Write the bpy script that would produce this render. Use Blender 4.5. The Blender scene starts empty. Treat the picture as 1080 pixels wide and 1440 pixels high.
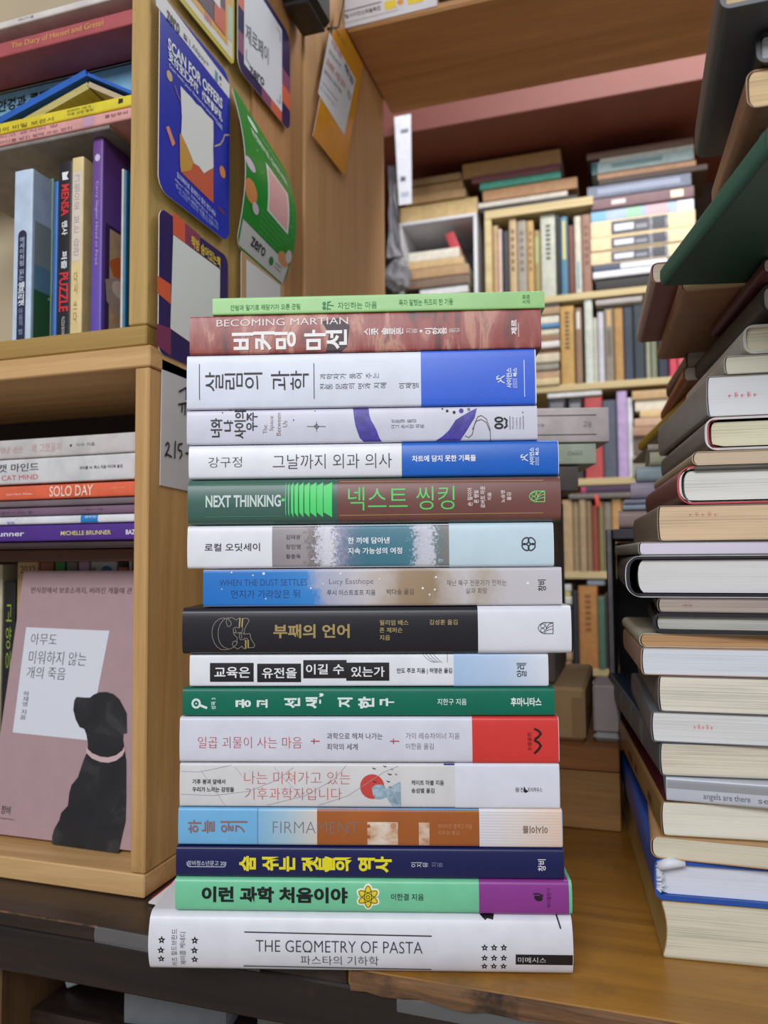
import bpy, math, random
from mathutils import Vector, Matrix
SC = bpy.context.scene
COL = SC.collection
random.seed(7)

# ------------------------------------------------------------------ camera
YAW, PITCH, ROLL = math.radians(17.64), math.radians(3.323), math.radians(-0.481)
FPX = 1082.0                                   # focal length in pixels of the 1080x1440 frame
FWD = Vector((-math.sin(YAW)*math.cos(PITCH), math.cos(YAW)*math.cos(PITCH), math.sin(PITCH)))
_rt = Vector((math.cos(YAW), math.sin(YAW), 0)); _up = _rt.cross(FWD)
RT = _rt*math.cos(ROLL) + _up*math.sin(ROLL)
UP = _up*math.cos(ROLL) - _rt*math.sin(ROLL)
cam = bpy.data.cameras.new('camera'); camo = bpy.data.objects.new('camera', cam); COL.objects.link(camo)
camo.matrix_world = Matrix(((RT.x, UP.x, -FWD.x, 0), (RT.y, UP.y, -FWD.y, 0), (RT.z, UP.z, -FWD.z, 0), (0, 0, 0, 1)))
cam.sensor_fit = 'VERTICAL'; cam.sensor_height = 36.0; cam.lens = 36.0*FPX/1440.0
cam.clip_start = 0.01; cam.clip_end = 50
cam.dof.use_dof = True; cam.dof.focus_distance = 0.46; cam.dof.aperture_fstop = 9.5
SC.camera = camo

# ------------------------------------------------------------------ world, lamps, exposure
SC.view_settings.view_transform = 'Standard'; SC.view_settings.look = 'None'
SC.view_settings.gamma = 1.0; SC.view_settings.use_curve_mapping = False
SC.view_settings.exposure = 0.0
wld = bpy.data.worlds.new('shop_light'); SC.world = wld; wld.use_nodes = True
bg = wld.node_tree.nodes['Background']; bg.inputs[0].default_value = (0.93, 0.96, 1.0, 1); bg.inputs[1].default_value = 0.31

def area(name, loc, target, sx, sy, power, col):
    l = bpy.data.lights.new(name, 'AREA'); l.shape = 'RECTANGLE'; l.size = sx; l.size_y = sy
    l.energy = power; l.color = col
    o = bpy.data.objects.new(name, l); COL.objects.link(o); o.location = loc
    o.rotation_euler = (Vector(target)-Vector(loc)).to_track_quat('-Z', 'Y').to_euler()
    return o
# the shop's ceiling fittings: one row above the aisle where the picture is taken, one over the far aisle
area('ceiling_lamp', (-0.10, -1.30, 1.02), (-0.05, 0.45, 0.0), 1.5, 0.6, 31.0, (0.95, 0.97, 1.0))
area('ceiling_lamp', (0.25, 1.25, 1.45), (0.0, 1.9, 0.2), 1.2, 0.3, 22.0, (1.0, 0.97, 0.93))

# ------------------------------------------------------------------ measuring helpers (photo point -> point on a real plane)
def ray(px, py): return FWD + RT*((px-540)/FPX) + UP*((720-py)/FPX)
def onX(px, py, X): d = ray(px, py); return d*(X/d.x)
def onY(px, py, Y): d = ray(px, py); return d*(Y/d.y)
def onZ(px, py, Z): d = ray(px, py); return d*(Z/d.z)
def onP(px, py, P, n): d = ray(px, py); return d*(P.dot(n)/d.dot(n))

# ------------------------------------------------------------------ materials
def lin(c):
    out = []
    for v in c[:3]:
        v = v/255.0
        out.append(v/12.92 if v <= 0.04045 else ((v+0.055)/1.055)**2.4)
    return (*out, 1.0)
_M = {}
def newmat(name):
    m = bpy.data.materials.new(name); m.use_nodes = True
    return m, m.node_tree, m.node_tree.nodes['Principled BSDF']
def N(nt, kind, **kw):
    n = nt.nodes.new(kind)
    for k, v in kw.items(): setattr(n, k, v)
    return n
def ramp(nt, stops, fac):
    r = N(nt, 'ShaderNodeValToRGB'); e = r.color_ramp.elements
    while len(e) > 1: e.remove(e[-1])
    e[0].position = stops[0][0]; e[0].color = lin(stops[0][1])
    for p, c in stops[1:]:
        q = e.new(p); q.color = lin(c)
    nt.links.new(fac, r.inputs[0]); return r
def coord(nt, scale, rot=(0, 0, 0)):
    t = N(nt, 'ShaderNodeTexCoord'); mp = N(nt, 'ShaderNodeMapping')
    mp.inputs['Scale'].default_value = scale; mp.inputs['Rotation'].default_value = rot
    nt.links.new(t.outputs['Object'], mp.inputs['Vector']); return mp.outputs['Vector']
def noise(nt, vec, scale, detail=4, rough=.55, dist=0.0):
    n = N(nt, 'ShaderNodeTexNoise'); n.inputs['Scale'].default_value = scale
    n.inputs['Detail'].default_value = detail; n.inputs['Roughness'].default_value = rough; n.inputs['Distortion'].default_value = dist
    nt.links.new(vec, n.inputs['Vector']); return n.outputs['Fac']
def math_(nt, op, a, b):
    m = N(nt, 'ShaderNodeMath', operation=op)
    for i, v in enumerate((a, b)):
        if isinstance(v, (int, float)): m.inputs[i].default_value = v
        else: nt.links.new(v, m.inputs[i])
    return m.outputs[0]

def ink(c, rough=.5):
    """flat printed colour / plain paper with a faint tooth"""
    k = ('ink', tuple(c), rough)
    if k not in _M:
        m, nt, b = newmat('ink_%d_%d_%d' % tuple(c)); b.inputs['Base Color'].default_value = lin(c)
        b.inputs['Roughness'].default_value = rough; _M[k] = m
    return _M[k]
def card(c, rough=.42, var=.05, sc=60):
    """cover stock: base colour with slight uneven wear"""
    k = ('card', tuple(c), rough, var, sc)
    if k not in _M:
        m, nt, b = newmat('cover_stock')
        f = noise(nt, coord(nt, (1, 1, 1)), sc, 5)
        lo = tuple(max(0, v*(1-var*2)) for v in c); hi = tuple(min(255, v*(1+var*.6)) for v in c)
        r = ramp(nt, [(.25, lo), (.6, c), (.85, hi)], f)
        nt.links.new(r.outputs[0], b.inputs['Base Color']); b.inputs['Roughness'].default_value = rough
        _M[k] = m
    return _M[k]
def pages(c, contrast=.16):
    k = ('pages', tuple(c), contrast)
    if k not in _M:
        m, nt, b = newmat('page_edges')
        f = noise(nt, coord(nt, (5, 5, 1300)), 1.0, 3, .7)
        g = noise(nt, coord(nt, (9, 9, 130)), 1.0, 3)
        s = math_(nt, 'ADD', math_(nt, 'MULTIPLY', f, .65), math_(nt, 'MULTIPLY', g, .35))
        lo = tuple(v*(1-contrast*1.6) for v in c); hi = tuple(min(255, v*(1+contrast*.25)) for v in c)
        r = ramp(nt, [(.3, lo), (.5, c), (.7, hi)], s)
        nt.links.new(r.outputs[0], b.inputs['Base Color']); b.inputs['Roughness'].default_value = .8
        bp = N(nt, 'ShaderNodeBump'); bp.inputs['Strength'].default_value = .25; bp.inputs['Distance'].default_value = .0004
        nt.links.new(f, bp.inputs['Height']); nt.links.new(bp.outputs[0], b.inputs['Normal'])
        _M[k] = m
    return _M[k]
def wood(name, c1, c2, axis='x', rough=.5, sc=1.0, stain=None):
    k = ('wood', name)
    if k not in _M:
        m, nt, b = newmat(name)
        s = {'x': (1.2, 22, 22), 'y': (22, 1.2, 22), 'z': (22, 22, 1.2)}[axis]
        v = coord(nt, tuple(q*sc for q in s))
        f = noise(nt, v, 2.2, 6, .6, 1.1)
        v2 = coord(nt, tuple(q*sc*7 for q in s))
        g = noise(nt, v2, 2.5, 3, .6)
        t = math_(nt, 'ADD', math_(nt, 'MULTIPLY', f, .75), math_(nt, 'MULTIPLY', g, .25))
        mid = tuple((a+d)/2 for a, d in zip(c1, c2))
        r = ramp(nt, [(.34, c2), (.5, mid), (.66, c1)], t)
        out = r.outputs[0]
        if stain:
            h = noise(nt, coord(nt, (1, 1, 1)), stain[1], 6, .65)
            rr = ramp(nt, [(stain[2], (0, 0, 0)), (stain[3], (255, 255, 255))], h)
            mx = N(nt, 'ShaderNodeMix', data_type='RGBA'); mx.inputs[7].default_value = lin(stain[0])
            nt.links.new(rr.outputs[0], mx.inputs[0]); nt.links.new(out, mx.inputs[6]); out = mx.outputs[2]
        nt.links.new(out, b.inputs['Base Color']); b.inputs['Roughness'].default_value = rough
        bp = N(nt, 'ShaderNodeBump'); bp.inputs['Strength'].default_value = .12; bp.inputs['Distance'].default_value = .0006
        nt.links.new(g, bp.inputs['Height']); nt.links.new(bp.outputs[0], b.inputs['Normal'])
        _M[k] = m
    return _M[k]
def mottle(name, stops, scale, stretch=(1, 1, 1), detail=7, rough=.4, dist=.6):
    k = ('mot', name)
    if k not in _M:
        m, nt, b = newmat(name)
        f = noise(nt, coord(nt, stretch), scale, detail, .62, dist)
        nt.links.new(ramp(nt, stops, f).outputs[0], b.inputs['Base Color']); b.inputs['Roughness'].default_value = rough
        _M[k] = m
    return _M[k]
def along(name, x0, x1, stops, wob=0.0, wsc=60, rough=.4, axis=0, fine=0.0):
    """printed artwork that changes along one direction of the part (metres), its borders broken up by noise"""
    k = ('al', name)
    if k not in _M:
        m, nt, b = newmat(name)
        t = N(nt, 'ShaderNodeTexCoord'); sp = N(nt, 'ShaderNodeSeparateXYZ'); nt.links.new(t.outputs['Object'], sp.inputs[0])
        u = math_(nt, 'DIVIDE', math_(nt, 'SUBTRACT', sp.outputs[axis], x0), x1-x0)
        if wob:
            f = noise(nt, coord(nt, (1, 1, 1)), wsc, 6, .65)
            u = math_(nt, 'ADD', u, math_(nt, 'MULTIPLY', math_(nt, 'SUBTRACT', f, .5), wob))
        if fine:
            f = noise(nt, coord(nt, (1, 1, 1)), 700, 4, .7)
            u = math_(nt, 'ADD', u, math_(nt, 'MULTIPLY', math_(nt, 'SUBTRACT', f, .5), fine))
        nt.links.new(ramp(nt, stops, u).outputs[0], b.inputs['Base Color']); b.inputs['Roughness'].default_value = rough
        _M[k] = m
    return _M[k]
def film(name, c=(235, 240, 245), rough=.08, alpha=.12):
    k = ('film', name)
    if k not in _M:
        m, nt, b = newmat(name); b.inputs['Base Color'].default_value = lin(c); b.inputs['Roughness'].default_value = rough
        b.inputs['Alpha'].default_value = alpha; b.inputs['Specular IOR Level'].default_value = .8
        _M[k] = m
    return _M[k]

# ------------------------------------------------------------------ mesh builder
class MB:
    def __init__(s, T=None): s.v = []; s.f = []; s.fm = []; s.fs = []; s.mats = []; s.T = T
    def p(s, q):
        q = Vector(q); s.v.append(s.T @ q if s.T else q); return len(s.v)-1
    def mi(s, m):
        if m not in s.mats: s.mats.append(m)
        return s.mats.index(m)
    def addf(s, idx, m, smooth=False): s.f.append(idx); s.fm.append(s.mi(m)); s.fs.append(smooth)
    def face(s, pts, m, smooth=False): s.addf([s.p(q) for q in pts], m, smooth)
    def grid(s, rows, m, smooth=True):
        ids = [[s.p(q) for q in r] for r in rows]
        for i in range(len(ids)-1):
            for j in range(len(ids[0])-1):
                s.addf([ids[i][j], ids[i][j+1], ids[i+1][j+1], ids[i+1][j]], m, smooth)
    def box(s, x0, x1, y0, y1, z0, z1, m, bev=0.0, mats=None):
        """box with chamfered edges; mats can name another material per side: -x +x -y +y -z +z"""
        g = lambda k: (mats or {}).get(k, m)
        c = ((x0+x1)/2, (y0+y1)/2, (z0+z1)/2); h = ((x1-x0)/2, (y1-y0)/2, (z1-z0)/2)
        b = min(bev, min(h)*.9)
        V = {}
        for sx in (-1, 1):
            for sy in (-1, 1):
                for sz in (-1, 1):
                    sg = (sx, sy, sz)
                    for a in range(3):
                        q = [c[i]+sg[i]*(h[i]-(0 if i == a else b)) for i in range(3)]
                        V[sg, a] = s.p(q)
        for a in range(3):
            o, w = (a+1) % 3, (a+2) % 3
            for sg in (-1, 1):
                def S(i, j):
                    t = [0, 0, 0]; t[a] = sg; t[o] = i; t[w] = j; return tuple(t)
                q = [V[S(-1, -1), a], V[S(1, -1), a], V[S(1, 1), a], V[S(-1, 1), a]]
                s.addf(q if sg > 0 else q[::-1], g('-+'[sg > 0]+'xyz'[a]))
                if b > 0 and sg > 0 or b > 0:
                    for sj in (-1, 1):               # edge strip between faces a and o
                        e0 = [0, 0, 0]; e0[a] = sg; e0[o] = sj; e0[w] = -1
                        e1 = list(e0); e1[w] = 1
                        q = [V[tuple(e0), a], V[tuple(e1), a], V[tuple(e1), o], V[tuple(e0), o]]
                        s.addf(q if sg*sj < 0 else q[::-1], g('-+'[sg > 0]+'xyz'[a]))
        if b > 0:
            for sx in (-1, 1):
                for sy in (-1, 1):
                    for sz in (-1, 1):
                        q = [V[(sx, sy, sz), 0], V[(sx, sy, sz), 1], V[(sx, sy, sz), 2]]
                        s.addf(q if sx*sy*sz > 0 else q[::-1], m)
    def sheet(s, quad, th, m, mback=None):
        """thin sheet through four corners (counter-clockwise seen from its face)"""
        a, b, c, d = [Vector(q) for q in quad]
        n = (b-a).cross(d-a).normalized()*th
        s.face([a, b, c, d], m); lo = [q-n for q in (a, b, c, d)]
        s.face(lo[::-1], mback or m)
        for i in range(4):
            j = (i+1) % 4; q = (a, b, c, d)
            s.face([q[i], lo[i], lo[j], q[j]], mback or m)
    def tube(s, pts, r, m, n=8, cap=True):
        pts = [Vector(q) for q in pts]; rings = []
        for i, q in enumerate(pts):
            t = (pts[min(i+1, len(pts)-1)]-pts[max(i-1, 0)]).normalized()
            a = t.cross(Vector((0, 0, 1)))
            if a.length < 1e-4: a = t.cross(Vector((1, 0, 0)))
            a.normalize(); b = t.cross(a)
            rr = r[i] if isinstance(r, (list, tuple)) else r
            rings.append([s.p(q+(a*math.cos(2*math.pi*k/n)+b*math.sin(2*math.pi*k/n))*rr) for k in range(n)])
        for i in range(len(rings)-1):
            for k in range(n):
                s.addf([rings[i][k], rings[i+1][k], rings[i+1][(k+1) % n], rings[i][(k+1) % n]], m, True)
        if cap:
            s.addf(rings[0], m); s.addf(rings[-1][::-1], m)
    def build(s, name, parent=None, mat=None):
        me = bpy.data.meshes.new(name)
        me.from_pydata([tuple(q) for q in s.v], [], s.f)
        for m in s.mats: me.materials.append(m)
        for i, p in enumerate(me.polygons):
            p.material_index = s.fm[i]; p.use_smooth = s.fs[i]
        me.validate(); me.update()
        o = bpy.data.objects.new(name, me); COL.objects.link(o)
        if parent: o.parent = parent
        if mat is not None: o.matrix_world = mat
        return o

def tag(o, label, cat=None, group=None, kind=None):
    o['label'] = label
    if cat: o['category'] = cat
    if group: o['group'] = group
    if kind: o['kind'] = kind
    return o
def empty(name, label, cat, M=None, loc=(0, 0, 0), group=None):
    o = bpy.data.objects.new(name, None); o.empty_display_size = .02; COL.objects.link(o)
    o.matrix_world = M if M is not None else Matrix.Translation(loc)
    return tag(o, label, cat, group)
def struct(o): o['kind'] = 'structure'; return o
def frame(O, ex, ey, ez):
    return Matrix(((ex[0], ey[0], ez[0], O[0]), (ex[1], ey[1], ez[1], O[1]), (ex[2], ey[2], ez[2], O[2]), (0, 0, 0, 1)))

# ------------------------------------------------------------------ lettering (the built-in font, turned into mesh)
_T = {}
_tc = bpy.data.curves.new('lettering', 'FONT'); _tc.resolution_u = 3; _tc.dimensions = '2D'; _tc.fill_mode = 'FRONT'
_to = bpy.data.objects.new('lettering', _tc)
_ts = bpy.data.scenes.new('type_case'); _ts.collection.objects.link(_to)        # set type in a scene of its own: quick to refresh
def glyphs(body, bold):
    k = (body, bold)
    if k in _T: return _T[k]
    _tc.body = body; _tc.offset = bold
    _ts.view_layers[0].update(); dg = _ts.view_layers[0].depsgraph
    ev = _to.evaluated_get(dg); me = ev.to_mesh()
    vs = [(v.co.x, v.co.y) for v in me.vertices]; me.calc_loop_triangles(); tr = []
    for t in me.loop_triangles:
        a, b, d = t.vertices
        A = (vs[b][0]-vs[a][0])*(vs[d][1]-vs[a][1])-(vs[b][1]-vs[a][1])*(vs[d][0]-vs[a][0])
        if abs(A) < 1e-6: continue
        tr.append((a, b, d) if A > 0 else (a, d, b))
    ev.to_mesh_clear()
    _T[k] = (vs, tr); return _T[k]
def lettering(body, bold=0.0, mode='h'):
    """triangles of a line of lettering scaled to the unit square.
    h: upright; d: quarter turn clockwise; s: upright signs in a column; u: upside down; c: whole line turned a quarter counter-clockwise;
    v: every sign turned a quarter counter-clockwise, one after the other (a column of signs on a spine laid flat)"""
    if mode == 'v':
        V = []; Tn = []; x = 0.0
        for ch in body:
            if ch == ' ': x += .38; continue
            vs, tr = glyphs(ch, bold)
            if not vs: x += .4; continue
            cx = (min(a for a, b in vs)+max(a for a, b in vs))/2
            o = len(V); V += [(-(b-.33)+x, a-cx) for a, b in vs]; Tn += [(p+o, q+o, r+o) for p, q, r in tr]; x += .95
    elif mode == 's':      # upright signs one under the other
        V = []; Tn = []; y = 0.0
        for ch in body:
            vs, tr = glyphs(ch, bold) if ch != ' ' else ([], [])
            if not vs: y -= .45; continue
            cx = (min(a for a, b in vs)+max(a for a, b in vs))/2
            o = len(V); V += [(a-cx, b-.33+y) for a, b in vs]; Tn += [(p+o, q+o, r+o) for p, q, r in tr]; y -= .98
    else:
        vs, tr = glyphs(body, bold); Tn = tr
        V = {'h': vs, 'u': [(-a, -b) for a, b in vs], 'c': [(-b, a) for a, b in vs], 'd': [(b, -a) for a, b in vs]}[mode]
    used = sorted({i for t in Tn for i in t})
    if not used: return [], []
    x0 = min(V[i][0] for i in used); x1 = max(V[i][0] for i in used); y0 = min(V[i][1] for i in used); y1 = max(V[i][1] for i in used)
    return [((a-x0)/max(x1-x0, 1e-6), (b-y0)/max(y1-y0, 1e-6)) for a, b in V], Tn

class Print:
    """printing on a surface: fn(u,v,lift) -> point; every mark lies a hair above the one below"""
    def __init__(s, mb, fn, step=.00012, cut=False): s.mb = mb; s.fn = fn; s.st = step; s.cut = cut
    def tri(s, V, Tn, m, L=1):
        ids = [s.mb.p(s.fn(a, b, L*s.st)) for a, b in V]
        for t in Tn: s.mb.addf([ids[i] for i in t], m)
    def poly(s, pts, m, L=1, strip=.0006):
        """polygon cut into low strips so that it follows a rounded spine"""
        lo = min(p[1] for p in pts); hi = max(p[1] for p in pts); n = max(1, min(32, int((hi-lo)/strip)+1)) if s.cut else 1
        if n == 1: s.mb.face([s.fn(a, b, L*s.st) for a, b in pts], m); return
        def clip(P, c, keep):
            out = []
            for (a, b), (d, e) in zip(P, P[1:]+P[:1]):
                i, j = keep(b-c) >= 0, keep(e-c) >= 0
                if i: out.append((a, b))
                if i != j: t = (c-b)/(e-b); out.append((a+(d-a)*t, c))
            return out
        for k in range(n):
            P = clip(list(pts), lo+(hi-lo)*k/n, lambda q: q); P = clip(P, lo+(hi-lo)*(k+1)/n, lambda q: -q) if len(P) > 2 else []
            if len(P) > 2: s.mb.face([s.fn(a, b, L*s.st) for a, b in P], m)
    def rect(s, u0, u1, v0, v1, m, L=1, nu=1, nv=6):
        if s.cut: nu = max(nu, 3); nv = max(nv, 14)
        s.mb.grid([[s.fn(u0+(u1-u0)*i/nu, v0+(v1-v0)*j/nv, L*s.st) for i in range(nu+1)] for j in range(nv+1)], m, True)
    def text(s, body, u0, u1, v0, v1, m, bold=0.0, mode='h', L=2):
        V, Tn = lettering(body, bold, mode)
        s.tri([(u0+a*(u1-u0), v0+b*(v1-v0)) for a, b in V], Tn, m, L)
    def stroke(s, pts, w, m, L=2, wv=None):
        h = w/2
        for (a, b), (c, d) in zip(pts, pts[1:]):
            q = math.hypot(c-a, d-b)
            if q < 1e-9: continue
            nx, ny = -(d-b)/q*h, (c-a)/q*h; ex, ey = (c-a)/q*h*.5, (d-b)/q*h*.5
            s.poly([(a-ex-nx, b-ey-ny), (c+ex-nx, d+ey-ny), (c+ex+nx, d+ey+ny), (a-ex+nx, b-ey+ny)], m, L)
    def disc(s, u, v, ru, rv, m, L=2, n=20, rot=0.0):
        s.poly([(u+ru*math.cos(t)*math.cos(rot)-rv*math.sin(t)*math.sin(rot), v+ru*math.cos(t)*math.sin(rot)+rv*math.sin(t)*math.cos(rot))
                for t in [2*math.pi*k/n for k in range(n)]], m, L)
    def ring(s, u, v, ru, rv, w, m, L=2, n=28, rot=0.0):
        P = [(u+ru*math.cos(t)*math.cos(rot)-rv*math.sin(t)*math.sin(rot), v+ru*math.cos(t)*math.sin(rot)+rv*math.sin(t)*math.cos(rot))
             for t in [2*math.pi*k/n for k in range(n+1)]]
        s.stroke(P, w, m, L)
    def star(s, u, v, r, m, L=2, inner=.45, rot=math.pi/2, hole=None):
        P = [(u+(r if k % 2 == 0 else r*inner)*math.cos(rot+math.pi*k/5), v+(r if k % 2 == 0 else r*inner)*math.sin(rot+math.pi*k/5)) for k in range(10)]
        for k in range(10): s.poly([(u, v), P[k], P[(k+1) % 10]], m, L)
        if hole: s.disc(u, v, r*.2, r*.2, hole, L+1, 8)

# ------------------------------------------------------------------ books
def spine_y(z, T, r, bulge):
    y = 0.0
    if z < r: y = r-math.sqrt(max(0, r*r-(r-z)**2))
    elif z > T-r: y = r-math.sqrt(max(0, r*r-(z-(T-r))**2))
    q = 2*z/T-1
    return y-bulge*(1-q*q)
def spine_zs(T, r, n=8):
    k = 5
    a = [r*(1-math.cos(math.pi/2*i/k)) for i in range(k+1)]
    b = [r+(T-2*r)*i/n for i in range(1, n)]
    return a+b+[T-q for q in a[::-1]]
def add_cover(mb, L, W, T, m, t=.0005, r=.0012, bulge=0.0, x0=0.0, off=0.0, Wb=None, mtop=None, minn=None):
    """wrap-round cover: front board, spine, back board, open at head, tail and fore-edge"""
    zs = spine_zs(T, r); W2 = Wb if Wb else W
    def S(z): return spine_y(z, T, r, bulge)-off
    z_ = lambda z: z + (off if z > T/2 else -off)
    out = [(S(z), z+off*(2*z/T-1)) for z in zs]
    mb.grid([[(x0, y, z), (L, y, z)] for y, z in out], m, True)
    zt, zb = T+off, -off
    ys = out[-1][0]; yb = out[0][0]
    mb.face([(x0, ys, zt), (L, ys, zt), (L, W2, zt), (x0, W2, zt)], mtop or m)
    mb.face([(x0, yb, zb), (x0, W2, zb), (L, W2, zb), (L, yb, zb)], mtop or m)
    ti = max(t, 1e-4)
    inn = [(S(z)+ti, min(max(z, ti), T-ti)) for z in zs]
    mi = minn or m
    mb.grid([[(L, y, z), (x0, y, z)] for y, z in inn], mi, True)
    mb.face([(x0, inn[-1][0], T-ti), (x0, W2, T-ti), (L, W2, T-ti), (L, inn[-1][0], T-ti)], mi)
    mb.face([(x0, inn[0][0], ti), (L, inn[0][0], ti), (L, W2, ti), (x0, W2, ti)], mi)
    for x, fl in ((x0, 1), (L, 0)):
        ring = [(W2, zb)]+out+[(W2, zt)]; rin = [(W2, ti)]+inn+[(W2, T-ti)]
        for i in range(len(ring)-1):
            q = [(x, *ring[i]), (x, *ring[i+1]), (x, *rin[i+1]), (x, *rin[i])]
            mb.face(q if fl else q[::-1], mi if minn else m)
    for za, zc in ((zb, ti), (T-ti, zt)):
        mb.face([(x0, W2, za), (x0, W2, zc), (L, W2, zc), (L, W2, za)], m)
def add_pages(mb, L, W, T, m, t=.0005, r=.0012, bulge=0.0, ins=.0004, gap=.0008, sag=0.0):
    zs = [q for q in spine_zs(T, r, 6)]
    z0, z1 = t*1.05, T-t*1.05
    P = []
    for z in zs:
        zz = min(max(z, z0), z1)
        P.append((spine_y(z, T, r, bulge)+t+gap, zz))
    P = [p for i, p in enumerate(P) if i == 0 or (abs(p[1]-P[i-1][1]) > 1e-6)]
    Wp = W-ins; a, b = ins, L-ins
    mb.grid([[(a, y, z), (b, y, z)] for y, z in P], m, False)
    mb.face([(a, P[-1][0], z1), (b, P[-1][0], z1), (b, Wp, z1), (a, Wp, z1)], m)
    mb.face([(a, P[0][0], z0), (a, Wp, z0), (b, Wp, z0), (b, P[0][0], z0)], m)
    mb.face([(a, Wp, z0), (a, Wp, z1), (b, Wp, z1), (b, Wp, z0)], m)
    mb.face([(b, *p) for p in P]+[(b, Wp, z1), (b, Wp, z0)], m)
    mb.face([(a, *p) for p in P[::-1]]+[(a, Wp, z0), (a, Wp, z1)], m)

def book(label, M, L, W, T, col, page=(214, 204, 180), merged=True, t=.0006, r=.0012, bulge=.0004, ins=.0006, marks=None, standing=False, group=None,
         name='book', mat=None, minn=None, gap=.0008, pgc=.16, rough=.42, cat='book', blank=False, W2=None):
    """local x runs along the spine, y away from the spine, z through the thickness"""
    mb = MB(); cm = mat or card(col, rough)
    add_cover(mb, L, W, T, cm, t, r, bulge, minn=minn, Wb=W2)
    pr = Print(mb, (lambda a, b, l: (b, spine_y(T-a, T, r, bulge)-l, T-a)) if standing else (lambda a, b, l: (a, spine_y(b, T, r, bulge)-l, b)), cut=True)
    if marks: marks(pr, T if standing else L, L if standing else T)
    pm = pages(page, pgc)
    if merged:
        if not blank: add_pages(mb, L, W, T, pm, t, r, bulge, ins, gap)
        o = mb.build(name, None, M); return tag(o, label, cat, group)
    root = empty(name, label, cat, M, group=group)
    mb.build('cover', root)
    pb = MB(); add_pages(pb, L, W, T, pm, t, r, bulge, ins, gap); pb.build('page_block', root)
    return root
def lying(x0, x1, Y, z0, z1):                 # spine towards the eye: matrix, length, thickness
    return frame((x0, Y, z0), (1, 0, 0), (0, 1, 0), (0, 0, 1)), x1-x0, z1-z0
def upright(x0, x1, Y, z0, z1, lean=0.0):
    c, s_ = math.cos(lean), math.sin(lean)
    return frame((x1, Y, z0), (s_, 0, c), (0, 1, 0), (-c, 0, s_)), z1-z0, x1-x0
ORD = 'first second third fourth fifth sixth seventh eighth ninth tenth eleventh twelfth thirteenth fourteenth fifteenth sixteenth'.split()

# ------------------------------------------------------------------ key levels
TABLE_Z = onP(520, 1366, FWD*.45, FWD).z                # table top below the eye
XL = onZ(203, 1265, TABLE_Z).x                          # right side of the shelf unit on the left
YF = 0.4835                                             # front of that shelf unit
BLK = (22, 20, 24); WHT = (238, 238, 243); GRY = (110, 108, 112)

# ------------------------------------------------------------------ the centre stack
SY = math.radians(15.236)
EX = Vector((math.cos(SY), math.sin(SY), 0)); EN = Vector((-math.sin(SY), math.cos(SY), 0)); EZ = Vector((0, 0, 1))
STK = onP(520, 1366, FWD*.45, FWD)
FACES = [(299, 421, 766, 407), (290, 446, 762, 433.5), (267, 500, 755, 491), (263, 575.5, 752, 571), (264, 624.5, 755, 621),
         (266, 673.5, 785, 670), (265, 739, 785, 734), (286, 801.5, 778, 796), (286, 855.5, 790, 850), (262, 923, 780, 915.5),
         (267, 969.6, 769, 963.5), (257, 1007.5, 780, 1006.5), (253, 1073, 786, 1072), (253, 1134, 786, 1137), (251, 1187, 790, 1192.5),
         (248, 1232.7, 793, 1235.4), (247, 1279.5, 799, 1285)]
LEV = []
for a, b, c, d in FACES:
    LEV.append(onP((a+c)/2, (b+d)/2, STK, EN).z)
LEV.append(TABLE_Z)
STACKG = 'books in the centre stack'

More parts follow.
